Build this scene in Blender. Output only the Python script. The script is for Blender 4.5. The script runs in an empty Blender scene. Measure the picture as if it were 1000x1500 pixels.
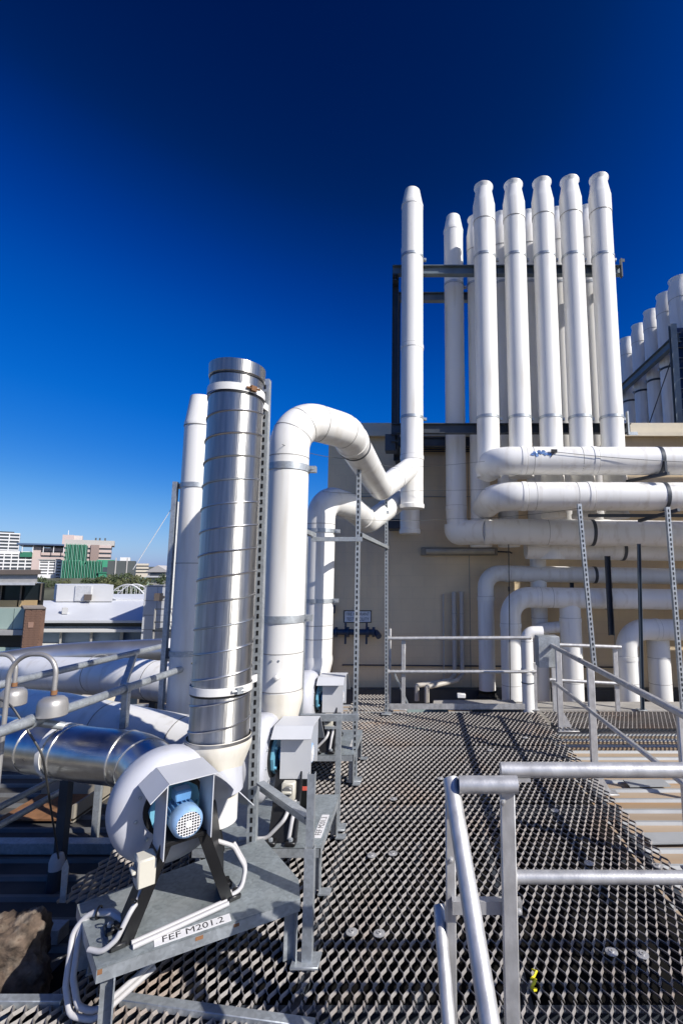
import bpy, bmesh, math, random
from mathutils import Vector, Matrix, Quaternion
random.seed(7)
V = Vector
PI = math.pi
R = math.radians
scene = bpy.context.scene
COL = scene.collection

# ------------------------------------------------------------------ camera, sky, sun, exposure
cam = bpy.data.cameras.new('camera')
cam.sensor_fit = 'VERTICAL'
cam.sensor_height = 36.0
cam.sensor_width = 24.0
cam.lens = 36.0 * 708 / 1500
cam.shift_x = -112 / 1500
cam.clip_start = 0.05
cam.clip_end = 9000
cam_o = bpy.data.objects.new('camera', cam)
COL.objects.link(cam_o)
cam_o.location = (0, 0, 1.8)
cam_o.rotation_euler = (R(90 + 7.483), 0, 0)
scene.camera = cam_o

SUN_AZ, SUN_EL = 60.0, 36.0          # degrees from -Y towards +X, and above the horizon
world = bpy.data.worlds.new('World')
scene.world = world
world.use_nodes = True
wn = world.node_tree
for n in list(wn.nodes):
    wn.nodes.remove(n)
sky = wn.nodes.new('ShaderNodeTexSky')
sky.sky_type = 'NISHITA'
sky.sun_disc = False
sky.sun_elevation = R(SUN_EL)
sky.sun_rotation = R(180 - SUN_AZ)
sky.altitude = 300
sky.air_density = 0.75
sky.dust_density = 1.25
sky.ozone_density = 5.0
# deep, polarised-looking blue: one tone curve per channel for the whole sky
def scaled(k):
    n = wn.nodes.new('ShaderNodeVectorMath')
    n.operation = 'SCALE'
    n.inputs['Scale'].default_value = k
    return n
s0, s1 = scaled(0.1), scaled(10.0)
rc = wn.nodes.new('ShaderNodeRGBCurve')
rc.mapping.use_clip = False
rc.mapping.extend = 'EXTRAPOLATED'
TONE = [[(0, 0), (.10, .001), (.115, .003), (.162, .024), (.232, .095), (.335, .22), (.6, .48), (1, .85)],
        [(0, 0), (.082, .009), (.101, .021), (.115, .032), (.141, .055), (.217, .106), (.302, .167), (.41, .275), (.52, .38), (.7, .57), (1, .85)],
        [(0, 0), (.181, .068), (.207, .122), (.238, .20), (.299, .31), (.435, .45), (.565, .52), (.69, .585), (1, .82)]]
for c in range(3):
    cu = rc.mapping.curves[c]
    while len(cu.points) < len(TONE[c]):
        cu.points.new(.5, .5)
    for p, (x, y) in zip(cu.points, TONE[c]):
        p.location = (x, y)
rc.mapping.update()
bg = wn.nodes.new('ShaderNodeBackground')
bg.inputs['Strength'].default_value = 0.10
wo = wn.nodes.new('ShaderNodeOutputWorld')
wn.links.new(sky.outputs[0], s0.inputs[0])
wn.links.new(s0.outputs[0], rc.inputs['Color'])
wn.links.new(rc.outputs[0], s1.inputs[0])
wn.links.new(s1.outputs[0], bg.inputs['Color'])
wn.links.new(bg.outputs[0], wo.inputs['Surface'])

sun = bpy.data.lights.new('sun', 'SUN')
sun.energy = 3.95
sun.angle = R(0.5)
sun.color = (1.0, 0.955, 0.89)
sun_o = bpy.data.objects.new('sun', sun)
COL.objects.link(sun_o)
sd = V((math.sin(R(SUN_AZ)) * math.cos(R(SUN_EL)), -math.cos(R(SUN_AZ)) * math.cos(R(SUN_EL)), math.sin(R(SUN_EL))))
sun_o.rotation_euler = sd.to_track_quat('Z', 'Y').to_euler()
sun_o.location = sd * 60

vs = scene.view_settings
vs.view_transform = 'Standard'
vs.look = 'None'
vs.exposure = 0.52
vs.gamma = 1.0
vs.use_curve_mapping = False
scene.cycles.max_bounces = 8
scene.cycles.diffuse_bounces = 4
scene.cycles.glossy_bounces = 4
scene.cycles.use_denoising = True
scene.cycles.caustics_reflective = False
scene.cycles.caustics_refractive = False

# ------------------------------------------------------------------ materials
MATS = {}
def mat(name, col, rough=0.5, metal=0.0, var=0.12, scale=6.0, stretch=(1, 1, 1), bump=0.0, bscale=40.0,
        stain=None, stain_amt=0.5, stain_scale=3.0, stain_stretch=(1, 1, 1), spangle=0.0, rvar=0.1, spec=0.5,
        emit=None, alpha=1.0):
    if name in MATS:
        return MATS[name]
    m = bpy.data.materials.new(name)
    m.use_nodes = True
    nt = m.node_tree
    b = nt.nodes['Principled BSDF']
    b.inputs['Metallic'].default_value = metal
    b.inputs['Specular IOR Level'].default_value = spec
    tc = nt.nodes.new('ShaderNodeTexCoord')
    def noise(sc, st, detail=4):
        mp = nt.nodes.new('ShaderNodeMapping')
        mp.inputs['Scale'].default_value = st
        nt.links.new(tc.outputs['Object'], mp.inputs['Vector'])
        n = nt.nodes.new('ShaderNodeTexNoise')
        n.inputs['Scale'].default_value = sc
        n.inputs['Detail'].default_value = detail
        nt.links.new(mp.outputs[0], n.inputs['Vector'])
        return n
    n1 = noise(scale, stretch)
    cr = nt.nodes.new('ShaderNodeValToRGB')
    c = V(col)
    lo, hi = c * (1 - var), c * (1 + var * 0.6)
    cr.color_ramp.elements[0].position = 0.3
    cr.color_ramp.elements[1].position = 0.7
    cr.color_ramp.elements[0].color = (lo[0], lo[1], lo[2], 1)
    cr.color_ramp.elements[1].color = (min(hi[0], 0.92), min(hi[1], 0.92), min(hi[2], 0.92), 1)
    nt.links.new(n1.outputs['Fac'], cr.inputs['Fac'])
    out = cr.outputs['Color']
    if spangle:
        vo = nt.nodes.new('ShaderNodeTexVoronoi')
        vo.inputs['Scale'].default_value = 70
        nt.links.new(tc.outputs['Object'], vo.inputs['Vector'])
        sp = nt.nodes.new('ShaderNodeSeparateColor')
        nt.links.new(vo.outputs['Color'], sp.inputs[0])
        mr = nt.nodes.new('ShaderNodeMapRange')
        mr.inputs['To Min'].default_value = 1 - spangle
        mr.inputs['To Max'].default_value = 1 + spangle
        nt.links.new(sp.outputs[0], mr.inputs['Value'])
        mx = nt.nodes.new('ShaderNodeVectorMath')
        mx.operation = 'SCALE'
        nt.links.new(out, mx.inputs[0])
        nt.links.new(mr.outputs[0], mx.inputs['Scale'])
        out = mx.outputs[0]
    if stain:
        n2 = noise(stain_scale, stain_stretch, 6)
        r2 = nt.nodes.new('ShaderNodeValToRGB')
        r2.color_ramp.elements[0].position = 0.52
        r2.color_ramp.elements[1].position = 0.72
        r2.color_ramp.elements[0].color = (0, 0, 0, 1)
        r2.color_ramp.elements[1].color = (stain_amt,) * 3 + (1,)
        nt.links.new(n2.outputs['Fac'], r2.inputs['Fac'])
        mm = nt.nodes.new('ShaderNodeMix')
        mm.data_type = 'RGBA'
        nt.links.new(r2.outputs['Color'], mm.inputs['Factor'])
        nt.links.new(out, mm.inputs['A'])
        mm.inputs['B'].default_value = (*stain, 1)
        out = mm.outputs['Result']
    nt.links.new(out, b.inputs['Base Color'])
    rr = nt.nodes.new('ShaderNodeMapRange')
    rr.inputs['To Min'].default_value = max(0.03, rough - rvar)
    rr.inputs['To Max'].default_value = min(1, rough + rvar)
    nt.links.new(n1.outputs['Fac'], rr.inputs['Value'])
    nt.links.new(rr.outputs[0], b.inputs['Roughness'])
    if bump:
        n3 = noise(bscale, stretch, 3)
        bp = nt.nodes.new('ShaderNodeBump')
        bp.inputs['Strength'].default_value = bump
        bp.inputs['Distance'].default_value = 0.01
        nt.links.new(n3.outputs['Fac'], bp.inputs['Height'])
        nt.links.new(bp.outputs[0], b.inputs['Normal'])
    MATS[name] = m
    return m

WHITE = mat('white_pvc', (0.80, 0.79, 0.76), 0.36, var=0.05, scale=2.5, stretch=(1, 1, .35), stain=(0.48, 0.43, 0.34), stain_amt=0.40, stain_scale=3.6, stain_stretch=(3, 3, .3))
JOINT = mat('dark_joint_line', (0.30, 0.29, 0.27), 0.6)  # grey-dark line at pipe and wall joints
CREAM_PVC = mat('aged_cream_pvc', (0.70, 0.66, 0.57), 0.45, var=0.08, scale=3, stain=(0.42, 0.36, 0.27), stain_amt=0.25, stain_scale=6, stain_stretch=(3, 3, .5))
SILVER = mat('bright_spiral_steel', (0.54, 0.53, 0.505), 0.40, 1.0, var=0.26, scale=9, stretch=(6, 6, .35), bump=0.10, bscale=22, rvar=0.09)
def brushed(m, an, rot=0.0):
    nt = m.node_tree
    b = nt.nodes['Principled BSDF']
    tg = nt.nodes.new('ShaderNodeTangent')
    tg.direction_type = 'RADIAL'
    tg.axis = 'Z'
    nt.links.new(tg.outputs[0], b.inputs['Tangent'])
    b.inputs['Anisotropic'].default_value = an
    b.inputs['Anisotropic Rotation'].default_value = rot
brushed(SILVER, .88, .25)
SILVER2 = mat('polished_duct_steel', (0.60, 0.585, 0.555), 0.30, 1.0, var=0.16, scale=7, stretch=(2, 2, 2), bump=0.12, bscale=5, rvar=0.08)
SEAM = mat('folded_seam_steel', (0.42, 0.42, 0.42), 0.35, 1.0)
GALV = mat('galvanised_steel', (0.43, 0.46, 0.48), 0.48, 0.55, var=0.16, scale=9, spangle=0.12, stain=(0.60, 0.61, 0.60), stain_amt=0.35, stain_scale=7)
GALV_RUST = mat('galvanised_plate', (0.36, 0.40, 0.41), 0.5, 0.5, var=0.22, scale=5, spangle=0.14, stain=(0.55, 0.57, 0.57), stain_amt=0.5, stain_scale=4)
ALU = mat('satin_aluminium', (0.56, 0.555, 0.55), 0.46, 0.55, var=0.16, scale=24, stretch=(1, 1, .6), stain=(0.36, 0.35, 0.34), stain_amt=0.45, stain_scale=13, bump=.06, bscale=120)
RIDGE = mat('bright_seam_steel', (0.72, 0.71, 0.69), 0.35, 0.9)
RUST = mat('rust', (0.24, 0.115, 0.05), 0.85, var=0.35, scale=12)
GRATE = mat('weathered_grating', (0.285, 0.265, 0.25), 0.62, 0.25, var=0.18, scale=2.0, stain=(0.27, 0.145, 0.07), stain_amt=0.42, stain_scale=1.6, bump=0.2, bscale=90)
ROOF = mat('roof_sheet_steel', (0.44, 0.34, 0.24), 0.65, 0.1, var=0.25, scale=1.2, stretch=(.35, 3, 1), stain=(0.42, 0.24, 0.10), stain_amt=0.8, stain_scale=1.6, stain_stretch=(.25, 3.2, 1))
RIBM = mat('roof_rib_steel', (0.40, 0.41, 0.41), 0.55, 0.25, var=0.2, scale=2)
DARK = mat('dark_painted_steel', (0.055, 0.065, 0.08), 0.5, 0.2, var=0.25, scale=5)
MIDSTEEL = mat('blue_grey_steel', (0.15, 0.19, 0.22), 0.5, 0.3, var=0.2, scale=5)
BLACK = mat('black_enamel', (0.012, 0.012, 0.013), 0.4, var=0.2, spec=0.4)
RUBBER = mat('black_rubber', (0.02, 0.02, 0.02), 0.8)
FANGREY = mat('grey_fan_plastic', (0.53, 0.54, 0.585), 0.42, var=0.08, scale=4, stain=(.40, .38, .35), stain_amt=.35, stain_scale=7, stain_stretch=(2, 2, .6))
HOODGREY = mat('painted_hood_grey', (0.57, 0.58, 0.60), 0.45, var=0.05, scale=5)
BLUE = mat('motor_blue', (0.11, 0.27, 0.52), 0.4, var=0.2, scale=12)
TEAL = mat('flange_light_blue', (0.16, 0.42, 0.56), 0.45, var=0.1)
BEIGEBOX = mat('beige_switch', (0.62, 0.59, 0.50), 0.45, var=0.06)
KNOB = mat('grey_knob', (0.16, 0.16, 0.16), 0.4)
CONDUIT = mat('grey_white_conduit', (0.50, 0.49, 0.49), 0.5, var=0.08, scale=20)
REDTAG = mat('red_tag', (0.72, 0.12, 0.08), 0.5)
PLATEW = mat('white_label', (0.78, 0.77, 0.76), 0.5, var=0.04)
INK = mat('black_ink', (0.02, 0.02, 0.022), 0.6)
WALL = mat('cream_render_wall', (0.78, 0.62, 0.40), 0.85, var=0.10, scale=1.3, bump=0.12, bscale=60, stain=(0.46, 0.41, 0.34), stain_amt=0.45, stain_scale=.9, stain_stretch=(2, 1, .35))
def blockwork(m):
    nt = m.node_tree
    b = nt.nodes['Principled BSDF']
    tc = nt.nodes.new('ShaderNodeTexCoord')
    mp = nt.nodes.new('ShaderNodeMapping')
    mp.inputs['Rotation'].default_value = (R(-90), 0, 0)
    nt.links.new(tc.outputs['Object'], mp.inputs['Vector'])
    br = nt.nodes.new('ShaderNodeTexBrick')
    br.inputs['Scale'].default_value = 1.0
    br.inputs['Brick Width'].default_value = .40
    br.inputs['Row Height'].default_value = .20
    br.inputs['Mortar Size'].default_value = .006
    br.inputs['Color1'].default_value = (1, 1, 1, 1)
    br.inputs['Color2'].default_value = (.97, .97, .97, 1)
    br.inputs['Mortar'].default_value = (.93, .93, .93, 1)
    nt.links.new(mp.outputs[0], br.inputs['Vector'])
    src = b.inputs['Base Color'].links[0].from_socket
    mx = nt.nodes.new('ShaderNodeVectorMath')
    mx.operation = 'MULTIPLY'
    nt.links.new(src, mx.inputs[0])
    nt.links.new(br.outputs['Color'], mx.inputs[1])
    nt.links.new(mx.outputs[0], b.inputs['Base Color'])
blockwork(WALL)
CAPM = mat('cream_parapet_cap', (0.66, 0.60, 0.48), 0.6, var=0.06)
CONC = mat('weathered_concrete', (0.36, 0.34, 0.31), 0.9, var=0.25, scale=3, bump=0.3, bscale=30)
HYDR = mat('dark_blue_pipe_paint', (0.02, 0.042, 0.085), 0.4, var=0.15)
ROCK = mat('rough_brown_stone', (0.115, 0.082, 0.06), 0.95, var=0.7, scale=22, bump=1.0, bscale=28, stain=(0.34, 0.29, 0.23), stain_amt=0.6, stain_scale=9)
YELLOW = mat('yellow_tape', (0.80, 0.68, 0.02), 0.5)
LIGHTM = mat('old_diffuser_plastic', (0.50, 0.47, 0.38), 0.5, var=0.15)
CAST = mat('cast_grey_metal', (0.40, 0.385, 0.37), 0.45, 0.5, var=0.12, scale=8)
WIRE = mat('dark_wire', (0.10, 0.10, 0.10), 0.5, 0.4)
TAPE = mat('blue_foil_tape', (0.25, 0.38, 0.62), 0.25, 0.5, var=0.5, scale=30)

# ------------------------------------------------------------------ mesh helpers
BASE = {}
def frame_of(d, up=None):
    d = d.normalized()
    u = V(up) if up is not None else (V((0, 0, 1)) if abs(d.z) < 0.95 else V((0, 1, 0)))
    x = d.cross(u)
    if x.length < 1e-6:
        x = d.orthogonal()
    x.normalize()
    return x, x.cross(d).normalized()

class MB:
    def __init__(self):
        self.v, self.f = [], []
    def add(self, vs, fs):
        k = len(self.v)
        self.v += [V(p) for p in vs]
        self.f += [tuple(i + k for i in f) for f in fs]
        return self
    def box(self, x0, x1, y0, y1, z0, z1):
        return self.add([(x0, y0, z0), (x1, y0, z0), (x1, y1, z0), (x0, y1, z0), (x0, y0, z1), (x1, y0, z1), (x1, y1, z1), (x0, y1, z1)],
                        [(0, 3, 2, 1), (4, 5, 6, 7), (0, 1, 5, 4), (1, 2, 6, 5), (2, 3, 7, 6), (3, 0, 4, 7)])
    def cbox(self, c, s, rz=0.0):
        hx, hy, hz = s[0] / 2, s[1] / 2, s[2] / 2
        M = Matrix.Rotation(rz, 3, 'Z')
        k = MB().box(-hx, hx, -hy, hy, -hz, hz)
        return self.add([M @ p + V(c) for p in k.v], k.f)
    def beam(self, p0, p1, w, h, up=None):
        p0, p1 = V(p0), V(p1)
        x, y = frame_of(p1 - p0, up)
        vs = []
        for p in (p0, p1):
            vs += [p - x * w / 2 - y * h / 2, p + x * w / 2 - y * h / 2, p + x * w / 2 + y * h / 2, p - x * w / 2 + y * h / 2]
        return self.add(vs, [(0, 1, 2, 3), (7, 6, 5, 4), (0, 4, 5, 1), (1, 5, 6, 2), (2, 6, 7, 3), (3, 7, 4, 0)])
    def channel(self, p0, p1, w, h, t=0.004, up=None):
        # open channel section: a web (width w) with two flanges (height h); the flanges point to -y of the frame
        p0, p1 = V(p0), V(p1)
        x, y = frame_of(p1 - p0, up)
        prof = [(-w/2, -h), (-w/2, 0), (w/2, 0), (w/2, -h), (w/2 - t, -h), (w/2 - t, -t), (-w/2 + t, -t), (-w/2 + t, -h)]
        vs = [p + x * a + y * b for p in (p0, p1) for a, b in prof]
        n = 8
        fs = [(i, (i + 1) % n, n + (i + 1) % n, n + i) for i in range(n)]
        fs += [(0, 1, 6, 7), (1, 2, 5, 6), (2, 3, 4, 5), (8, 15, 14, 9), (9, 14, 13, 10), (10, 13, 12, 11)]
        return self.add(vs, fs)
    def tube(self, pts, r, n=24, cap=True, ry=None):
        pts = [V(p) for p in pts]
        m = len(pts)
        rs = r if isinstance(r, (list, tuple)) else [r] * m
        tang = []
        for i in range(m):
            a = pts[max(i - 1, 0)]
            b = pts[min(i + 1, m - 1)]
            tang.append((b - a).normalized())
        x, y = frame_of(tang[0])
        vs, fs = [], []
        for i in range(m):
            if i:
                q = tang[i - 1].rotation_difference(tang[i])
                x = q @ x
                y = q @ y
            for k in range(n):
                a = 2 * PI * k / n
                vs.append(pts[i] + (x * math.cos(a) + y * math.sin(a)) * rs[i])
        for i in range(m - 1):
            for k in range(n):
                fs.append((i * n + k, i * n + (k + 1) % n, (i + 1) * n + (k + 1) % n, (i + 1) * n + k))
        if cap:
            fs.append(tuple(range(n - 1, -1, -1)))
            fs.append(tuple((m - 1) * n + k for k in range(n)))
        return self.add(vs, fs)
    def lathe(self, prof, c=(0, 0, 0), axis=(0, 0, 1), n=32, close=False, a0=0.0, a1=2 * PI):
        # prof: list of (radius, distance along the axis)
        c = V(c)
        d = V(axis).normalized()
        x, y = frame_of(d)
        full = abs(a1 - a0 - 2 * PI) < 1e-6
        kn = n if full else n + 1
        vs, fs = [], []
        for r, h in prof:
            for k in range(kn):
                a = a0 + (a1 - a0) * k / n
                vs.append(c + d * h + (x * math.cos(a) + y * math.sin(a)) * max(r, 1e-5))
        m = len(prof)
        for i in range(m if close else m - 1):
            j = (i + 1) % m
            for k in range(n):
                k2 = (k + 1) % kn
                fs.append((i * kn + k, i * kn + k2, j * kn + k2, j * kn + k))
        return self.add(vs, fs)
    def band(self, c, axis, r, w, t, n=32):
        return self.lathe([(r, -w/2), (r + t, -w/2), (r + t, w/2), (r, w/2)], c, axis, n, close=True)
    def prism(self, poly, z0, z1):
        n = len(poly)
        vs = [(p[0], p[1], z0) for p in poly] + [(p[0], p[1], z1) for p in poly]
        fs = [tuple(range(n - 1, -1, -1)), tuple(range(n, 2 * n))]
        fs += [(i, (i + 1) % n, n + (i + 1) % n, n + i) for i in range(n)]
        return self.add(vs, fs)
    def sheet(self, quad, t):
        # a thin plate given by its outline, thickened along its normal
        q = [V(p) for p in quad]
        nrm = (q[1] - q[0]).cross(q[2] - q[1]).normalized() * (t / 2)
        n = len(q)
        vs = [p - nrm for p in q] + [p + nrm for p in q]
        fs = [tuple(range(n - 1, -1, -1)), tuple(range(n, 2 * n))]
        fs += [(i, (i + 1) % n, n + (i + 1) % n, n + i) for i in range(n)]
        return self.add(vs, fs)
    def build(self, name, m, parent=None, base=None, smooth=True, bevel=0.0, recalc=True, ang=38):
        b = V(base) if base is not None else (BASE.get(parent.name, V((0, 0, 0))) if parent else V((0, 0, 0)))
        me = bpy.data.meshes.new(name)
        me.from_pydata([tuple(p - b) for p in self.v], [], self.f)
        if recalc or bevel:
            bm = bmesh.new()
            bm.from_mesh(me)
            if recalc:
                bmesh.ops.recalc_face_normals(bm, faces=bm.faces)
            if bevel:
                es = [e for e in bm.edges if len(e.link_faces) == 2 and e.calc_face_angle(0) > 0.6]
                bmesh.ops.bevel(bm, geom=es, offset=bevel, segments=1, affect='EDGES', clamp_overlap=True)
            bm.to_mesh(me)
            bm.free()
        if smooth:
            me.shade_smooth()
            me.set_sharp_from_angle(angle=R(ang))
        me.materials.append(m)
        o = bpy.data.objects.new(name, me)
        COL.objects.link(o)
        if parent:
            o.parent = parent
            BASE[o.name] = b
        else:
            o.location = b
            BASE[o.name] = b
        return o

def tag(o, label, cat, group=None):
    o['label'] = label
    o['category'] = cat
    if group:
        o['group'] = group
    return o
def structure(o):
    o['kind'] = 'structure'
    return o
def thing(name, label, cat, base=(0, 0, 0), group=None, rz=None):
    o = bpy.data.objects.new(name, None)
    o.empty_display_size = 0.1
    COL.objects.link(o)
    o.location = base
    if rz is not None:
        o.rotation_euler = (0, 0, rz)
        BASE[o.name] = V((0, 0, 0))      # parts are given in local coordinates
    else:
        BASE[o.name] = V(base)           # parts are given in world coordinates
    return tag(o, label, cat, group)
def copy_tree(o, parent=None):
    c = o.copy()
    COL.objects.link(c)
    BASE[c.name] = BASE.get(o.name, V((0, 0, 0)))
    if parent:
        c.parent = parent
    for ch in list(o.children):
        copy_tree(ch, c)
    return c
def text(name, body, size, m, parent, loc, rot, align='CENTER', extrude=0.0006, xs=1.0):
    cu = bpy.data.curves.new(name, 'FONT')
    cu.body = body
    cu.size = size
    cu.align_x = align
    cu.align_y = 'CENTER'
    cu.extrude = extrude
    cu.resolution_u = 3
    cu.materials.append(m)
    tmp = bpy.data.objects.new(name + '_curve', cu)
    COL.objects.link(tmp)
    bpy.context.view_layer.update()
    me = bpy.data.meshes.new_from_object(tmp.evaluated_get(bpy.context.evaluated_depsgraph_get()))
    bpy.data.objects.remove(tmp)
    me.name = name
    o = bpy.data.objects.new(name, me)
    COL.objects.link(o)
    o.parent = parent
    o.location = V(loc) - BASE[parent.name]
    o.rotation_euler = rot
    o.scale = (xs, 1, 1)
    return o
def fillet(pts, r, n=8):
    pts = [V(p) for p in pts]
    rs = r if isinstance(r, (list, tuple)) else [r] * len(pts)
    out = [pts[0]]
    for i in range(1, len(pts) - 1):
        a, p, b = pts[i - 1], pts[i], pts[i + 1]
        u, w = (a - p).normalized(), (b - p).normalized()
        th = u.angle(w)
        if abs(PI - th) < 0.02:
            out.append(p)
            continue
        t = rs[i] / math.tan(th / 2)
        t = min(t, (a - p).length * 0.49, (b - p).length * 0.49)
        rr = t * math.tan(th / 2)
        c = p + (u + w).normalized() * (rr / math.sin(th / 2))
        s, e = p + u * t - c, p + w * t - c
        tot = s.angle(e)
        ax = s.cross(e).normalized()
        k = max(3, int(n * tot / (PI / 2)))
        for j in range(k + 1):
            out.append(c + Quaternion(ax, tot * j / k) @ s)
    out.append(pts[-1])
    return out
def clamp_on(t, c, axis, r, lug=None, m=None, w=0.04, name='clamp'):
    m = m or GALV
    o = MB().band(c, axis, r + 0.001, w, 0.006).build(name, m, t)
    if lug is not None:
        d = V(lug).normalized()
        b = MB()
        p = V(c) + d * (r + 0.03)
        b.cbox(p, (0.05, 0.05, w * 0.9))
        b.tube([p - V((0, .04, 0)), p + V((0, .04, 0))], 0.008, 8)
        b.build('bolt', GALV, o)
    return o
def joint_on(t, c, axis, r, w=0.006, m=None):
    return MB().band(c, axis, r - 0.002, w, 0.0035).build('joint', m or JOINT, t)
def coupling_on(t, c, axis, r, w=0.07):
    o = MB().lathe([(r - .002, -w/2), (r + .007, -w/2 + .004), (r + .008, 0), (r + .007, w/2 - .004), (r - .002, w/2)], c, axis, 32).build('coupling', WHITE, t)
    MB().band(V(c) + V(axis).normalized() * (w/2), axis, r - .002, 0.005, 0.004).build('joint', JOINT, o)
    return o

# ------------------------------------------------------------------ ground and far terrain
b = MB()
N = 40
def terr(x, y):
    h = -26.0
    d = (y - 150) / 170.0
    if d > 0:
        h += 26.0 * min(1, d) ** 1.5 * max(0.0, min(1.0, (-x - 10) / 120.0))
    return h
xs = [-6000, -3000, -1500] + [-900 + i * 30 for i in range(61)] + [1500, 3000, 6000]
ys = [-600, -200, 0, 60, 100] + [140 + i * 15 for i in range(24)] + [600, 900, 1800, 4000, 7000]
vs_, fs_ = [], []
for y in ys:
    for x in xs:
        far = max(0.0, (y - 600) / 6400)
        vs_.append((x, y, terr(x, y) + (34 if 1500 < y < 5000 else 62 if y > 5000 else 0)))
nx = len(xs)
for j in range(len(ys) - 1):
    for i in range(nx - 1):
        fs_.append((j * nx + i, j * nx + i + 1, (j + 1) * nx + i + 1, (j + 1) * nx + i))
GROUND = mat('town_ground', (0.10, 0.105, 0.07), 0.95, var=0.5, scale=0.05, stain=(0.22, 0.21, 0.19), stain_amt=0.8, stain_scale=0.02)
structure(MB().add(vs_, fs_).build('terrain', GROUND))

# ------------------------------------------------------------------ the roof we stand on
ROOF_Z = -0.36
def ribbed(x0, x1, y0, y1, z, per=0.215, h=0.024):
    b = MB()
    ys_, zs_ = [], []
    y = y0
    while y < y1 - per:
        for dy, dz in ((0, 0), (per * .70, 0), (per * .75, h), (per * .88, h), (per * .93, 0)):
            ys_.append(y + dy)
            zs_.append(z + dz)
        y += per
    ys_.append(y)
    zs_.append(z)
    k = len(ys_)
    vs = [(x0, ys_[i], zs_[i]) for i in range(k)] + [(x1, ys_[i], zs_[i]) for i in range(k)]
    fs = [(i, k + i, k + i + 1, i + 1) for i in range(k - 1)]
    return b.add(vs, fs)
roofo = ribbed(-5.6, 9.0, -2.5, 8.6, ROOF_Z).build('roof_sheeting', ROOF, smooth=False)
roofo.data.materials.append(RIBM)
for p in roofo.data.polygons:
    if p.index % 5 in (1, 2, 3):
        p.material_index = 1
structure(roofo)
# screwed end laps and flashing plates of the sheeting on the right
for x, y, w_ in ((2.1, 4.25, .5), (2.35, 5.3, .42), (1.95, 5.75, .34)):
    MB().cbox((x, y, ROOF_Z + .04), (w_, .16, .012), 0.03).build('flashing_plate', RIBM, roofo)
own = thing('laboratory_building', 'building block carrying the ribbed metal roof and walkway', 'building', (1.5, 3.5, -26))
MB().box(-5.5, 8.9, -2.4, 8.58, -26, ROOF_Z - 0.05).build('wall', WALL, own)
MB().box(-5.72, -5.5, -2.4, 9.4, -1.2, -0.22).build('parapet', CAPM, own)

# ------------------------------------------------------------------ plant room wall behind the pipes
pr = thing('plant_room', 'cream rendered plant room wall behind the white pipes', 'building', (3.5, 8.6, -0.4))
MB().box(-1.63, 9.0, 8.6, 8.9, -26, 4.36).build('wall', WALL, pr)
MB().box(-1.63, -1.33, 8.9, 14.5, -26, 4.36).build('wall', WALL, pr)
MB().box(-1.6, 9.0, 8.9, 15.0, 4.0, 4.2).build('roof_deck', CONC, pr)
cap = MB().box(-1.70, 9.0, 8.50, 8.97, 4.36, 4.43).box(-1.70, 9.0, 8.53, 8.94, 4.43, 4.56).build('parapet_cap', CAPM, pr)
MB().box(-1.72, 9.0, 8.47, 8.52, 4.30, 4.372).build('drip_edge', CAPM, pr)
MB().box(-1.6, 9.0, 8.575, 8.6, 3.20, 3.212).build('wall_joint', JOINT, pr)
for x in (0.9, 3.4, 5.9):
    MB().box(x, x + .010, 8.592, 8.6, -.3, 4.3).build('wall_joint', JOINT, pr)
for i in range(7):
    z = 4.03 + i * 0.035
    MB().sheet([(-.05, 8.50, z - .02), (1.05, 8.50, z - .02), (1.05, 8.58, z + .02), (-.05, 8.58, z + .02)], .004).build('louvre_blade', DARK, pr)
MB().box(-1.63, 9.0, 8.42, 8.6, ROOF_Z, -.10).build('skirting_upstand', DARK, pr)

kerb = MB().box(.75, 6.5, 6.98, 7.42, ROOF_Z, -.04).build('concrete_plinth', CONC, bevel=.012)
tag(kerb, 'long low grey concrete plinth at the foot of the white pipes', 'plinth')
plk = MB().sheet([(.2, 6.86, .02), (1.35, 6.84, .05), (1.32, 7.02, .07), (.22, 7.1, .05)], .025).build('timber_plank', CONC)
tag(plk, 'weathered grey board lying behind the far railing', 'board')

# ------------------------------------------------------------------ expanded metal walkway
def grating(x0, x1, y0, y1, z, sx=0.053, sy=0.120, phi=R(58), h=0.0081, t=0.0019, bond=0.011):
    w = V((math.cos(phi), 0, -math.sin(phi))) * h
    nn = V((math.sin(phi), 0, math.cos(phi))) * t
    i0, i1 = 0, int(round((x1 - x0) / (sx / 2)))
    j0, j1 = 0, int(round((y1 - y0) / (sy / 2)))
    vs, fs, idx = [], [], {}
    for j in range(j0, j1 + 1):
        for i in range(i0, i1 + 1):
            if (i + j) % 2:
                continue
            c = V((x0 + i * sx / 2, y0 + j * sy / 2, z))
            idx[(i, j)] = len(vs)
            for s in (-1, 1):
                o = c + V((0, s * bond, 0))
                # the bond is twice as wide as a strand: it leans the same way
                vs += [o - w - nn, o + w - nn, o + w + nn, o - w + nn]
    for (i, j), k in idx.items():
        for a in range(4):
            fs.append((k + a, k + (a + 1) % 4, k + 4 + (a + 1) % 4, k + 4 + a))
        for di in (-1, 1):
            q = idx.get((i + di, j + 1))
            if q is not None:
                for a in range(4):
                    fs.append((k + 4 + a, k + 4 + (a + 1) % 4, q + (a + 1) % 4, q + a))
    return MB().add(vs, fs)
dk = ribbed(-5.5, -1.96, .3, 6.9, ROOF_Z + .045).build('roof_sheeting', mat('painted_shade_sheet', (.075, .070, .064), .8, var=.4, scale=3), smooth=False)  # added darker copy of the roof sheet; duct shade put into its colour
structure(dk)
dk.data.materials.append(mat('painted_shade_rib', (.17, .17, .165), .6, .2, var=.3, scale=3))
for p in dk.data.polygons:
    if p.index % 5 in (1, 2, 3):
        p.material_index = 1
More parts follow.
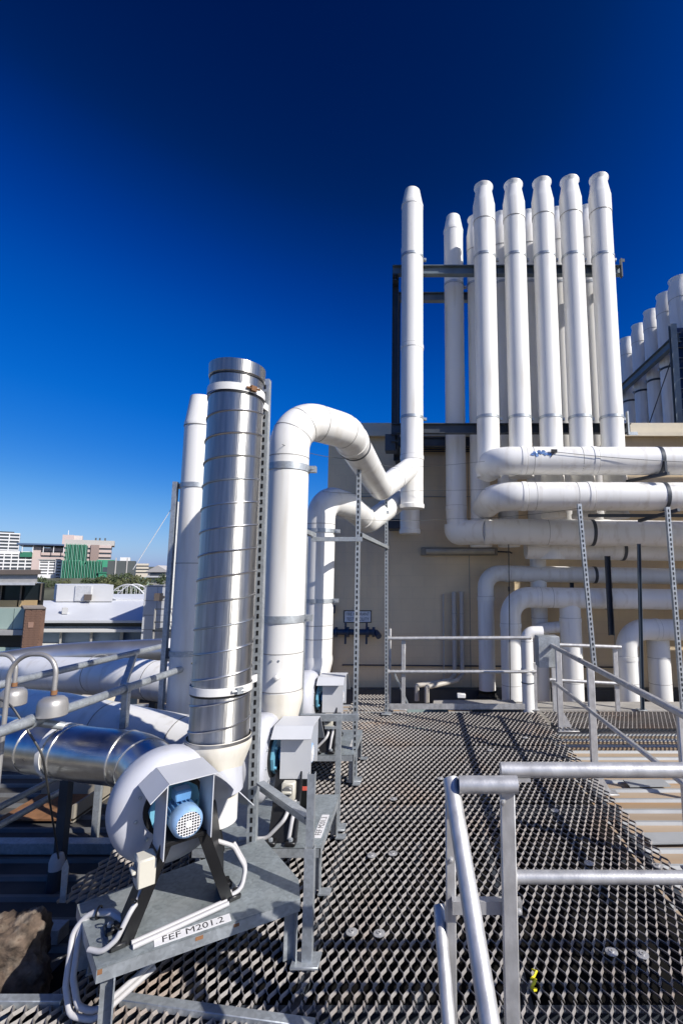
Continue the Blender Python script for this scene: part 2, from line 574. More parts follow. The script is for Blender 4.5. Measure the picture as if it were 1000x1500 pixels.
structure(MB().box(-1.95, 1.62, .3, 6.95, ROOF_Z + .04, ROOF_Z + .06).build('deck_shade_sheet', mat('painted_shade_black', (.009, .0085, .008), .95, var=.3, spec=.1)))  # near-black sheet added below the mesh, standing in for the shade there
wk = thing('walkway', 'weathered expanded metal walkway running to the back wall', 'walkway', (0.5, 4.0, 0))
panels = [(-1.98, 1.60, 1.0, 2.30), (-1.60, 1.60, 2.345, 4.12), (-1.60, 1.60, 4.16, 5.46), (-1.60, 1.60, 5.50, 6.78),
          (-.95, -.42, 6.82, 7.75), (1.66, 4.9, 6.07, 6.78), (-2.02, -1.64, 2.98, 4.12)]
for p in panels:
    grating(*p, -0.016).build('mesh_panel', GRATE, wk, smooth=False, recalc=False)
fr = []
for y in (2.32, 4.14, 5.48, 6.80):
    MB().box(-1.62, 1.60, y - .02, y + .02, -.12, -.034).build('bearer', DARK, wk)
for x in (-1.6, -.55, .5, 1.585):
    MB().box(x - .02, x + .02, 1.0, 6.8, -.20, -.125).build('bearer', DARK, wk)
for i in range(5):
    for x in (-1.5, 0.0, 1.5):
        MB().box(x - .03, x + .03, 1.3 + i * 1.3 - .03, 1.3 + i * 1.3 + .03, ROOF_Z + .001, -.201).build('stub_leg', DARK, wk)
MB().box(-1.99, -1.52, 2.31, 2.35, -.03, .004).build('edge_bar', GALV, wk, bevel=.003)
MB().beam((-1.27, 2.335, -.008), (-.42, 2.21, -.008), .045, .03).build('edge_bar', GALV, wk, bevel=.003)
MB().box(1.66, 4.9, 6.30, 6.36, -.12, -.034).build('bearer', DARK, wk)
# fixing washers
for x, y in [(-.197, 2.71), (-.337, 2.72), (.932, 2.589), (1.073, 2.572), (1.078, 3.316), (1.056, 4.005), (-.165, 3.422), (1.5, 3.287), (-.30, 3.40), (.2, 4.6), (.75, 5.3), (1.2, 5.7), (-.2, 4.2), (.9, 4.6)]:
    MB().lathe([(.004, .006), (.012, .006), (.012, .002), (.030, .0), (.030, -.003)], (x, y, .001), n=14).build('fixing_washer', ALU, wk)
tp = []
for k in range(9):
    tp.append((.500 + .012 * math.sin(k * 2.1) + k * .004, 2.352 + k * .015, .006 + .006 * math.cos(k * 1.7)))
yt = MB().tube(tp, [.004, .007, .005, .008, .004, .007, .005, .007, .003], 6).build('yellow_tape_scrap', YELLOW, base=(.5, 2.4, 0))
tag(yt, 'twisted scrap of yellow tape caught in the walkway mesh', 'tape')

# ------------------------------------------------------------------ support frame for the stacks
sf = thing('stack_support_frame', 'dark steel frame of rails and posts holding the tall white stacks', 'frame', (1.4, 7.5, 4))
def ibeam(p0, p1, w, h, name, m=DARK, par=None):
    b = MB()
    p0, p1 = V(p0), V(p1)
    x, y = frame_of(p1 - p0)
    b.beam(p0 + y * (h/2 - .006), p1 + y * (h/2 - .006), w, .012)
    b.beam(p0 - y * (h/2 - .006), p1 - y * (h/2 - .006), w, .012)
    b.beam(p0, p1, .008, h - .024)
    return b.build(name, m, par or sf)
for y, zz, in ((7.12, 6.60), (7.86, 6.60), (7.12, 4.01), (7.86, 4.01)):
    ibeam((-.40, y, zz), (3.22, y, zz), .10, .15, 'rail', MIDSTEEL if zz > 5 else DARK)
for x in (-.36, 3.02):
    for y in (7.24, 7.98):
        MB().channel((x, y, 3.72), (x, y, 6.74), .10, .06, .008).build('post', DARK, sf)
    ibeam((x, 7.06, 3.86), (x, 8.6, 3.86), .09, .12, 'wall_bracket')
    ibeam((x, 7.06, 6.46), (x, 8.1, 6.46), .08, .10, 'cross_rail')
MB().cbox((-.42, 7.22, 3.80), (.16, .2, .26)).build('end_plate', DARK, sf, bevel=.006)
MB().cbox((-.36, 8.3, 2.66), (.3, .5, .16)).build('wall_bracket', DARK, sf, bevel=.006)
MB().beam((3.20, 7.06, 6.45), (3.20, 7.06, 6.76), .02, .06).beam((3.20, 7.06, 6.74), (3.26, 7.06, 6.74), .012, .05).build('end_plate', DARK, sf)
MB().beam((3.16, 7.06, 3.90), (3.16, 7.06, 4.26), .02, .06).beam((3.16, 7.06, 3.92), (3.30, 7.06, 3.92), .012, .05).build('end_plate', GALV, sf)

# ------------------------------------------------------------------ tall white stacks
def stack(label, X, Y, z0, z1, r, top, clamps, joints=(), endcap=True, name='exhaust_stack', group=None):
    z1 -= .11
    t = thing(name, label, 'exhaust stack', (X, Y, z0), group)
    if top == 'flare':
        zt = z1 - .62
        MB().tube([(X, Y, z0), (X, Y, zt)], r, 36).build('pipe', WHITE, t)
        o = MB().lathe([(r, 0), (r * 1.035, .005), (r * 1.035, .30), (r * .99, .33), (r * .77, .54), (r * .77, .57), (r * .90, .605), (r * .90, .62), (r * .84, .62), (r * .68, .55), (r * .68, 0)], (X, Y, zt), n=36).build('nozzle', WHITE, t)
        joint_on(o, (X, Y, zt), (0, 0, 1), r * 1.035)
    else:
        zt = z1 - .30
        MB().tube([(X, Y, z0), (X, Y, zt)], r, 36).build('pipe', WHITE, t)
        MB().lathe([(r, 0), (r * 1.03, .003), (r * 1.03, .05), (r * .98, .07), (r * .74, .28), (r * .72, .30), (r * .66, .30), (r * .66, 0)], (X, Y, zt), n=36).build('nozzle', WHITE, t)
    if endcap:
        MB().lathe([(0.001, -.03), (r * 1.06, -.025), (r * 1.09, 0), (r * 1.09, .035), (r, .045)], (X, Y, z0 + .02), n=32).build('end_cap', WHITE, t)
    for z in clamps:
        clamp_on(t, (X, Y, z), (0, 0, 1), r, (1, .2, 0))
    for z in joints:
        coupling_on(t, (X, Y, z), (0, 0, 1), r)
    return t
FZ = (6.66, 4.10)
stack('tall white stack with a plain tapered tip, leftmost beside the dark frame post', -.09, 6.9, 2.76, 7.91, .166, 'taper', FZ, (5.2, 3.5))
stack('short lower end of a white stack hanging just behind the leftmost tall stack', -.13, 7.62, 2.46, 7.7, .155, 'taper', FZ)
ordn = ['first', 'second', 'third', 'fourth', 'fifth']
for i, (x, z1, z0) in enumerate([(1.03, 7.98, 3.22), (1.50, 8.02, 3.22), (1.952, 8.06, 2.62), (2.39, 8.09, 2.62), (2.853, 8.13, 2.62)]):
    stack('%s flared white stack from the left in the front row of five' % ordn[i], x, 6.9, z0, z1, .166, 'flare', FZ, group='front row of flared stacks')
for i, (x, z1) in enumerate([(.992, 8.0), (1.43, 8.07), (1.90, 8.10), (2.39, 8.15), (2.89, 8.19)]):
    stack('rear white stack showing in the gap beside the %s front stack' % ordn[i], x, 7.62, 2.25, z1, .158, 'flare', FZ, group='rear row of flared stacks')
# third stack from the left turns into a horizontal run
t = thing('exhaust_stack', 'white stack with tapered tip that bends into the lowest sunlit horizontal pipe', 'exhaust stack', (.606, 7.62, 2.4))
x0 = .606
pth = fillet([(x0, 7.62, 7.64), (x0, 7.62, 2.47), (x0 + .5, 7.32, 2.47), (5.6, 7.25, 2.40)], [.0, .26, .3, 0], 10)
MB().tube(pth, .163, 36).build('pipe', WHITE, t)
MB().tube([(1.0, 7.318, 2.465), (5.6, 7.25, 2.40)], .196, 36).build('run', WHITE, t)
MB().lathe([(.163, 0), (.168, .003), (.168, .05), (.16, .07), (.122, .28), (.118, .30), (.108, .30), (.108, 0)], (x0, 7.62, 7.63), n=36).build('nozzle', WHITE, t)
for z in FZ:
    clamp_on(t, (x0, 7.62, z), (0, 0, 1), .163, (1, .2, 0))
MB().tube(fillet([(x0 - .0, 7.62, 2.60), (x0, 7.62, 2.465), (x0 + .45, 7.33, 2.465)], .22, 8), .192, 36).build('elbow', WHITE, t)
coupling_on(t, (1.05, 7.318, 2.464), (1, -.012, -.014), .192)
joint_on(t, (1.95, 7.305, 2.452), (1, -.012, -.014), .197)
clamp_on(t, (2.62, 7.296, 2.443), (1, -.012, -.014), .197, m=DARK, w=.05)
coupling_on(t, (x0, 7.62, 2.86), (0, 0, 1), .163)
stub = MB().lathe([(.001, 0), (.225, 0), (.23, .02), (.23, .3), (.16, .42), (.16, .6)], (2.13, 7.8, 2.06), n=32).build('capped_stub', WHITE, base=(2.13, 7.8, 2.06))
tag(stub, 'wide capped white stub poking out below the lowest sunlit horizontal pipe', 'pipe')

# ------------------------------------------------------------------ horizontal pipe runs on the right
def run(label, pts, r, bend, coup=(), joints=(), clamps=(), name='horizontal_pipe', m=None, group=None, n=36):
    t = thing(name, label, 'pipe', pts[-1], group)
    MB().tube(fillet(pts, bend, 12), r, n).build('pipe', m or WHITE, t)
    for c, a in coup:
        coupling_on(t, c, a, r)
    for c, a in joints:
        joint_on(t, c, a, r)
    for c, a in clamps:
        clamp_on(t, c, a, r, m=DARK, w=.05)
    return t
X_ = (1, 0, 0)
Z_ = (0, 0, 1)
run('topmost white horizontal pipe, elbowed back into the first front stack', [(1.03, 6.95, 3.352), (1.03, 6.45, 3.352), (7.5, 6.45, 3.34)], .193, .27,
    [((1.42, 6.45, 3.352), X_), ((2.38, 6.45, 3.35), X_)], [((1.55, 6.45, 3.352), X_), ((2.2, 6.45, 3.352), X_)], [((3.26, 6.45, 3.348), X_)])
run('second white horizontal pipe from the top, with the shaded underside', [(1.05, 7.62, 2.862), (1.05, 6.45, 2.862), (7.5, 6.45, 2.85)], .193, .30,
    [((1.42, 6.45, 2.862), X_), ((2.30, 6.45, 2.86), X_)], [((1.57, 6.45, 2.862), X_), ((2.12, 6.45, 2.862), X_)], [((3.30, 6.45, 2.858), X_)])
run('white horizontal pipe half hidden under and behind the lowest sunlit pipe', [(1.72, 7.75, 2.23), (7.0, 7.7, 2.16)], .17, .2, clamps=[((3.25, 7.73, 2.21), X_)])
run('shaded white pipe rising from a rubber boot and bending right below the batten light', [(1.13, 8.2, -.05), (1.13, 8.2, 1.84), (7, 8.2, 1.74)], .135, .24,
    [((1.50, 8.2, 1.83), X_), ((1.13, 8.2, 1.42), Z_)], [((1.13, 8.2, .28), Z_)], [((2.96, 8.2, 1.81), X_)])
MB().lathe([(.21, 0), (.20, .04), (.18, .05), (.19, .07), (.16, .09), (.17, .11), (.14, .13), (.14, .17)], (1.13, 8.2, ROOF_Z + .1), n=28).build('rubber_boot', RUBBER, bpy.data.objects['horizontal_pipe.003'])
run('shaded white pipe with a wide bend, second from the bottom among the wall pipes', [(1.46, 7.8, ROOF_Z + .03), (1.46, 7.8, 1.46), (7, 7.8, 1.38)], .162, .30,
    [((1.90, 7.8, 1.455), X_), ((1.46, 7.8, 1.02), Z_)], [((1.62 + .5, 7.8, 1.45), X_), ((1.46, 7.8, .12), Z_)], [((3.0, 7.8, 1.435), X_)])
run('added white pipe hidden behind the two upper horizontal pipes to block sun', [(1.80, 7.97, 3.08), (7.0, 7.97, 3.04)], .19, .2)  # added pipe; stops sun from reaching the wall behind
run('slim white standpipe standing behind the shaded pipes, near the box on the railing', [(2.03, 8.25, ROOF_Z + .03), (2.03, 8.25, 2.2)], .135, .1, joints=[((2.03, 8.25, 1.1), Z_)])
run('stout white standpipe with a collar, behind the two middle railing posts', [(2.42, 7.85, ROOF_Z + .03), (2.42, 7.85, 1.40)], .165, .1, coup=[((2.42, 7.85, 1.1), Z_)], joints=[((2.42, 7.85, .15), Z_)])
run('short shaded connector pipe between the two standpipes', [(1.95, 8.1, .93), (2.42, 7.9, 1.0)], .09, .1)
run('lowest shaded pipe with an elbow, at the right behind the railing corner', [(3.27, 7.8, ROOF_Z + .03), (3.27, 7.8, .96), (7, 7.8, .92)], .165, .30,
    [((3.75, 7.8, .955), X_), ((3.27, 7.8, .52), Z_)], [((3.27, 7.8, .15), Z_)])
run('rightmost shaded standpipe, under the elbowed pipe beside the wall', [(3.86, 8.0, ROOF_Z + .03), (3.86, 8.0, .78)], .17, .1, joints=[((3.86, 8.0, .5), Z_), ((3.86, 8.0, .1), Z_)])
run('shaded white pipe far along the wall at the right edge', [(4.6, 8.1, ROOF_Z + .03), (4.6, 8.1, 2.4)], .16, .1)

# hangers and struts on the right
def strut(label, p0, p1, w=.041, h=.041, m=None, slots=True, foot=False, name='slotted_strut', up=(0, 1, 0), group=None, slot_m=None, flip=1):
    p0, p1 = V(p0), V(p1)
    t = thing(name, label, 'strut', p0, group)
    MB().channel(p0, p1, w, h, .003, up=V(up) * flip).build('channel', m or GALV, t)
    if slots:
        d = (p1 - p0).normalized()
        x, y = frame_of(p1 - p0, V(up) * flip)
        L = (p1 - p0).length
        b = MB()
        k = .05
        while k < L - .03:
            c = p0 + d * k + y * .0008
            q = [c - d * .014 - x * .0065, c - d * .014 + x * .0065, c + d * .014 + x * .0065, c + d * .014 - x * .0065]
            b.sheet(q, .003)
            k += .05
        b.build('slot', slot_m or BLACK, t)['kind'] = 'stuff'
    if foot:
        MB().cbox(p0 + V((0, 0, .006)), (.13, .10, .012)).build('base_plate', GALV, t, bevel=.002)
    return t
strut('leaning slotted strut rising from the middle post of the walkway side rail', (1.785, 5.04, .86), (1.70, 5.04, 2.55), flip=-1)
strut('slotted strut at the right edge, standing in front of the horizontal pipes', (2.64, 5.0, ROOF_Z + .03), (2.61, 5.0, 2.51), flip=-1)
strut('dark thin strut below the horizontal pipes, reaching down to the concrete plinth', (3.08, 6.96, -.04), (3.16, 6.95, 2.25), m=MIDSTEEL, slots=False, foot=True)
strut('short black hanger strut among the shaded bends', (2.93, 7.55, .90), (2.93, 7.55, 2.1), m=DARK, slots=False, w=.07, h=.06)
strut('slim black strut behind the stout standpipe', (2.60, 8.3, -.2), (2.60, 8.3, 1.7), m=DARK, slots=False, w=.06)
pb = thing('pipe_bracket', 'dark bracket arm under the topmost horizontal pipe', 'bracket', (3.1, 6.5, 3.1))
MB().beam((2.95, 6.85, 3.13), (3.28, 6.22, 3.13), .05, .04).build('arm', DARK, pb)
MB().beam((3.26, 6.24, 3.12), (3.26, 6.24, 3.30), .03, .03).build('upright', DARK, pb)
pb = thing('pipe_bracket', 'long dark channel bracket under the second horizontal pipe', 'bracket', (3.0, 6.6, 2.62))
MB().channel((2.35, 6.62, 2.64), (5.2, 6.62, 2.64), .05, .04).build('arm', DARK, pb)
MB().beam((3.10, 6.75, 2.56), (3.36, 6.18, 2.64), .05, .04).build('brace', DARK, pb)
ft = MB()
rt = random.Random(3)
for k in range(9):
    cx, cz = 1.52 + .028 * k, 3.41 + rt.uniform(-.03, .02)
    q = [(cx + .03 * math.cos(a) * rt.uniform(.5, 1.2), 6.258 - rt.uniform(0, .006), cz + .026 * math.sin(a) * rt.uniform(.5, 1.2)) for a in (0, 1.1, 2.3, 3.4, 4.6, 5.5)]
    ft.add(q, [(0, 1, 2, 3, 4, 5)])
fto = ft.build('torn_foil_tape', TAPE, base=(1.6, 6.26, 3.4), smooth=False)
tag(fto, 'torn blue foil tape stuck on the topmost horizontal pipe', 'tape')
tb = MB().cbox((1.80, 6.245, 3.435), (.08, .02, .045), .1).tube([(1.80, 6.245, 3.43), (1.76, 6.25, 3.36)], .006, 6).build('wire_turnbuckle', BLACK, base=(1.8, 6.245, 3.4))
tag(tb, 'small black wire tensioner beside the torn foil tape', 'tensioner')

# ------------------------------------------------------------------ stacks and screen behind the parapet on the right, and unseen shade blades
for i, (y, r, lab) in enumerate([(13.3, .19, 'sixth and farthest'), (12.6, .19, 'fifth'), (11.88, .19, 'fourth'), (11.2, .19, 'third'), (10.5, .215, 'second'), (9.9, .235, 'first and widest')]):
    x, z1 = 5.74, 8.26
    t = thing('exhaust_stack', '%s white stack in the receding row behind the parapet, counted from the right' % lab, 'exhaust stack', (x, y, 4.2), 'receding row of stacks behind the parapet')
    MB().tube([(x, y, 4.2), (x, y, z1 - .5)], r, 32).build('pipe', WHITE, t)
    o = MB().lathe([(r, 0), (r * 1.03, .004), (r * 1.03, .25), (r * .84, .42), (r * .94, .485), (r * .94, .5), (r * .8, .5), (r * .75, .0)], (x, y, z1 - .5), n=32).build('nozzle', WHITE, t)
    joint_on(o, (x, y, z1 - .5), Z_, r * 1.03)
    clamp_on(t, (x, y, 6.45), Z_, r, (-1, 0, 0), m=DARK, w=.05)
scf = thing('stack_screen', 'dark blue steel screen and posts beside the receding stacks at the right edge, with added shade blades out of view', 'screen', (5.4, 9.6, 4.2))
b = MB()
for s, e in ((5.26, 5.30), (5.30, 5.335)):
    pass
ibeam((5.31, 9.55, 4.2), (5.33, 9.55, 7.02), .13, .10, 'post', MIDSTEEL, scf)
ibeam((5.62, 9.45, 4.2), (5.64, 9.45, 7.10), .13, .10, 'post', MIDSTEEL, scf)
for k in range(12):
    z = 4.3 + k * .225
    MB().sheet([(5.36, 9.60, z), (8.2, 9.60, z), (8.2, 9.66, z + .23), (5.36, 9.66, z + .23)], .012).build('screen_or_shade_blade', mat('navy_screen', (.035, .06, .12), .5), scf)
ibeam((5.42, 9.5, 6.72), (5.42, 13.8, 6.72), .12, .20, 'beam', MIDSTEEL, scf)
MB().tube([(5.42, 12.0, 4.4), (5.40, 9.66, 6.5)], .012, 8).build('tie_rod', DARK, scf)
for k in range(13):
    z = 4.3 + k * .32
    MB().sheet([(6.62, 8.7, z), (6.62, 12.0, z), (6.66, 12.0, z + .34), (6.66, 8.7, z + .34)], .012).build('screen_or_shade_blade', MATS['navy_screen'], scf)
for k in range(10):  # added blades and posts out of view, placed to shade the back wall
    z = 3.55 + k * .225
    MB().sheet([(4.5, 7.0, z), (7.6, 7.0, z), (7.6, 7.06, z + .23), (4.5, 7.06, z + .23)], .012).build('screen_or_shade_blade', MATS['navy_screen'], scf)
for x in (4.5, 6.0, 7.6):
    ibeam((x, 7.12, ROOF_Z), (x, 7.12, 5.85), .12, .12, 'post', MIDSTEEL, scf)

# ------------------------------------------------------------------ small things on the back wall
t = thing('batten_light', 'long weathered batten light fixed to the cream wall', 'light fitting', (.72, 8.55, 2.22))
MB().box(.05, 1.40, 8.54, 8.6, 2.15, 2.29).build('tray', mat('drab_fitting', (.30, .27, .21), .6), t, bevel=.01)
MB().tube([(.14, 8.525, 2.22), (1.34, 8.525, 2.22)], .045, 16).build('diffuser', LIGHTM, t)
MB().tube([(1.40, 8.57, 2.22), (1.62, 8.57, 2.21), (1.66, 8.57, 2.19)], .013, 8).build('cable_gland', DARK, t)
t = thing('warning_sign', 'small white fire hydrant sign with black letters on the cream wall', 'sign', (-1.05, 8.59, 1.08))
MB().box(-1.29, -.81, 8.585, 8.6, .985, 1.195).build('border', INK, t)
MB().box(-1.275, -.825, 8.578, 8.588, 1.0, 1.18).build('plate', PLATEW, t)
text('lettering', 'FIRE HYDRANT', .075, INK, t, (-1.05, 8.5765, 1.132), (R(90), 0, 0), xs=.80)
text('lettering', 'TEST FACILITY', .075, INK, t, (-1.05, 8.5765, 1.045), (R(90), 0, 0), xs=.80)
t = thing('hydrant_pipe', 'dark blue hydrant test pipe with flanges below the sign', 'pipe', (-1.05, 8.45, .82))
MB().tube(fillet([(-1.46, 8.47, .84), (-.72, 8.47, .84), (-.66, 8.36, .78)], .07, 6), .05, 20).build('pipe', HYDR, t)
for x in (-1.40, -1.2, -.86, -.76):
    MB().lathe([(.05, -.02), (.085, -.02), (.085, .02), (.05, .02)], (x, 8.47, .84), X_, 20, close=True).build('flange', HYDR, t)
for x in (-1.24, -.88):
    MB().tube([(x, 8.47, .64), (x, 8.47, 1.0)], .018, 10).build('valve_stem', HYDR, t)
t = thing('riser_pipe', 'rusty brown riser pipe at the left end of the cream wall', 'pipe', (-1.5, 8.5, 0))
MB().tube([(-1.52, 8.52, -.3), (-1.50, 8.52, .75)], .045, 16).build('pipe', mat('rusty_riser', (.26, .15, .06), .8, var=.3), t)
MB().tube([(-1.50, 8.52, .75), (-1.50, 8.52, 2.8)], .02, 12).build('thin_riser', DARK, t)
MB().cbox((-1.50, 8.5, 1.22), (.14, .1, .14)).build('valve', HYDR, t, bevel=.01)
for i, (x, xe, ye) in enumerate(((.62, -.02, 8.12), (.75, .14, 8.02))):
    t = run(('left' if i == 0 else 'right') + ' one of two thin beige wall pipes turning out along the floor', [(x, 8.5, 1.52 - i * .0), (x, 8.5, .12), (x - .1, 8.25, .09), (xe + .05, ye, .04), (xe, ye, .04), (xe, ye, -.2)], .038, .07, name='drain_pipe', m=mat('beige_upvc', (.52, .48, .42), .5, var=.06), n=16, joints=[((x, 8.5, 1.15), Z_)])
t = run('very thin capped conduit beside the two beige wall pipes', [(.44, 8.56, .0), (.44, 8.56, 1.48)], .014, .05, name='wall_conduit', m=mat('beige_upvc', (.52, .48, .42), .5), n=10)
run('thin dark conduit running low along the cream wall', [(-1.3, 8.56, .28), (3.4, 8.56, .24)], .013, .05, name='wall_conduit', m=DARK, n=8)
t = run('small black bracket bar on the wall above the batten light', [(-.5, 8.5, 2.99), (.03, 8.5, 2.99)], .014, .05, name='wall_bar', m=DARK, n=8)
MB().cbox((-.03, 8.5, 3.0), (.05, .06, .06)).build('knob', DARK, t)
t = thing('roof_drain_box', 'pale green low tray on the floor beyond the railing', 'tray', (.1, 7.2, -.2))
MB().box(-.16, .42, 7.0, 7.25, ROOF_Z + .02, -.03).build('tray', mat('pale_green_tray', (.36, .46, .45), .5), t, bevel=.01)
MB().cbox((.62, 7.25, .085), (.12, .08, .06)).build('lid', PLATEW, t, bevel=.008)

# ------------------------------------------------------------------ railings
def bar(t, pts, r, name, m=None, n=18):
    return MB().tube(pts, r, n).build(name, m or ALU, t)
def flat_post(t, x, y, z0, z1, w=.05, d=.05, name='post', m=None, foot=True):
    o = MB().box(x - w/2, x + w/2, y - d/2, y + d/2, z0, z1).build(name, m or ALU, t, bevel=.004)
    if foot:
        MB().box(x - .05, x + .05, y - .05, y + .05, z0, z0 + .012).build('base_plate', m or ALU, o, bevel=.002)
    return o
t = thing('guard_railing', 'two-bar aluminium railing across the far end of the walkway', 'railing', (.5, 6.8, 0))
bar(t, [(-.42, 6.79, .945), (1.545, 6.79, .955)], .024, 'top_rail')
bar(t, [(-.40, 6.79, .505), (1.60, 6.79, .505)], .022, 'mid_rail')
for x, z1 in ((-.20, .925), (1.585, .62)):
    flat_post(t, x, 6.83, 0, z1, .055, .03)
flat_post(t, -.39, 6.95, -.05, 1.06, .03, .03)
MB().beam((-.35, 6.95, .5), (-.12, 6.95, .0), .04, .02).build('brace', GALV, t)
for z in (.505, .945):
    MB().lathe([(.001, 0), (.034, .0), (.034, .05), (.001, .05)], (-.44, 6.79, z), X_, 14).build('end_socket', ALU, t)
MB().box(-.40, 1.55, 6.80, 6.812, .012, .085).build('toe_board', ALU, t)
t = thing('guard_railing', 'short aluminium railing panel at the corner, right of the grey box', 'railing', (2.2, 6.8, 0))
bar(t, [(1.80, 6.79, .865), (2.77, 6.79, .83)], .024, 'top_rail')
bar(t, [(1.78, 6.79, .40), (2.79, 6.79, .345)], .022, 'mid_rail')
bar(t, [(1.80, 6.79, -.055), (2.79, 6.79, -.075)], .022, 'bottom_rail')
for x in (1.85, 2.70):
    flat_post(t, x, 6.83, -.13, .83, .06, .03, foot=False)
t = thing('guard_railing', 'long aluminium side railing along the right edge of the walkway', 'railing', (1.68, 4.5, 0))
MB().beam((1.67, 6.22, .93), (1.67, 2.2, .93), .05, .045).build('top_rail', ALU, t, bevel=.012)
MB().beam((1.67, 6.25, .50), (1.67, 2.6, .50), .04, .035).build('mid_rail', ALU, t, bevel=.01)
for y, z0 in ((6.12, -.06), (5.0, -.30), (3.3, -.05)):
    MB().box(1.685, 1.755, y - .02, y + .02, z0, .90).build('post', ALU, t, bevel=.006)
    MB().cbox((1.80, y, z0 + .01), (.26, .11, .014)).build('base_plate', ALU, t, bevel=.003)
    MB().sheet([(1.757, y, z0 + .02), (1.87, y, z0 + .02), (1.757, y, z0 + .22)], .008).build('gusset', ALU, t)
    MB().cbox((1.672, y, .915), (.03, .05, .012)).build('saddle', ALU, t)
t = thing('guard_railing', 'near aluminium railing of two round bars crossing the foreground at right', 'railing', (1.6, 1.9, 0))
bar(t, [(.305, 1.9, 1.086), (2.6, 1.9, 1.083)], .027, 'top_rail', n=24)
bar(t, [(.30, 1.9, .722), (2.6, 1.9, .716)], .022, 'mid_rail', n=24)
flat_post(t, 1.95, 1.95, 0, 1.06)
MB().cbox((.375, 1.89, 1.058), (.07, .03, .012)).build('saddle', ALU, t)
MB().cbox((.33, 1.89, .722), (.05, .03, .05)).build('saddle', ALU, t, bevel=.004)
t = thing('stair_handrail', 'aluminium stair handrail frame sloping down towards the viewer', 'handrail', (.2, 1.8, 0))
bar(t, [(.145, 1.83, 1.063), (.352, 1.83, 1.063)], .029, 'end_bar', n=24)
MB().tube([(.118, 1.87, 1.066), (.193, 1.47, .604), (.262, 1.10, .18)], .0285, 24).build('sloping_rail', ALU, t)
bar(t, [(.078, 1.97, .585), (.098, 1.75, .374), (.125, 1.45, .09)], .0225, 'lower_sloping_rail')
flat_post(t, .318, 1.845, -.03, 1.04, .052, .026, foot=False)
flat_post(t, .118, 1.91, -.03, 1.03, .036, .03, foot=False)
MB().channel((.12, 1.865, .64), (.365, 1.865, .64), .042, .03, .004, up=(0, -1, 0)).build('cross_bar', ALU, t)
MB().sheet([(.10, 1.86, .12), (.16, 1.86, .12), (.20, 1.80, .0), (.12, 1.80, .0)], .008).build('gusset', ALU, t)
for c in ((.30, 1.828, 1.005), (.325, 1.846, .64), (.35, 1.846, .64), (.118, 1.893, .78), (.135, 1.85, .13)):
    MB().lathe([(.001, -.007), (.006, -.006), (.008, 0), (.012, .001), (.012, .003)], c, (0, 1, 0), 10).build('bolt', ALU, t)
# galvanised box on the rail corner
t = thing('junction_box', 'galvanised steel box mounted at the railing corner', 'box', (1.62, 6.15, .8))
MB().box(1.505, 1.775, 6.22, 6.42, .66, 1.04).build('body', GALV, t, bevel=.008)
MB().sheet([(1.507, 6.214, .665), (1.62, 6.214, .665), (1.772, 6.214, .80), (1.772, 6.214, 1.035), (1.507, 6.214, 1.035)], .006).build('cover', GALV, t)
# white goose-neck vent
t = run('sunlit white swan-neck vent pipe standing beside the grey box', [(1.50, 6.86, ROOF_Z + .03), (1.50, 6.86, 1.02), (1.72, 6.86, 1.02)], .083, .10, [((1.50, 6.86, .5), Z_)], [((1.50, 6.86, .9), Z_)], name='vent_pipe', n=28)
clamp_on(t, (1.50, 6.86, .35), Z_, .083, m=DARK, w=.012)

# ------------------------------------------------------------------ white fan ducts going up and over to the stacks
t = thing('exhaust_duct', 'large sunlit white duct with a high swan-neck bend beside the silver stack', 'duct', (-.95, 3.5, .7))
rr = .146
x0, y0 = -.955, 3.5
main = fillet([(x0, y0, .95), (x0, y0, 2.99), (-.60, 3.90, 2.99), (-.47, 6.05, 2.88), (-.10, 6.86, 3.36)], [0, .30, .26, .3, 0], 14)
MB().tube(main, rr, 36).build('pipe', WHITE, t)
MB().lathe([(.112, -.28), (.112, -.2), (.118, -.17), (rr + .004, -.03), (rr + .006, 0), (rr + .004, .04)], (x0, y0, .97), n=36).build('reducer', CREAM_PVC, t)
clamp_on(t, (x0, y0, 2.58), Z_, rr, (1, .1, 0), w=.05)
clamp_on(t, (x0, y0, 1.50), Z_, rr, (1, .1, 0), w=.05)
for z in (2.66, 1.27, 1.02):
    joint_on(t, (x0, y0, z), Z_, rr)
L = len(main)
for k in (5, 9, 15, 18, 22):
    if k < L - 1:
        joint_on(t, main[k], main[k + 1] - main[k - 1], rr)
coupling_on(t, V((-.585, 4.15, 2.977)), V((.13, 2.15, -.11)), rr)
coupling_on(t, V((-.30, 6.42, 3.10)), V((.37, .81, .48)), rr)
clamp_on(t, V((-.578, 4.25, 2.972)), V((.13, 2.15, -.11)), rr, m=DARK, w=.02)
MB().lathe([(.001, -.05), (.016, -.045), (.018, 0), (.018, .03)], (x0 + .02, y0 - rr - .01, 1.13), (0, 1, 0), 12).build('plug', WHITE, t)
for dx in (-.03, .02):
    MB().lathe([(.001, -.005), (.007, -.004), (.007, .01)], (x0 + dx, y0 - rr - .0, 1.23), (0, 1, 0), 8).build('screw', GALV, t)

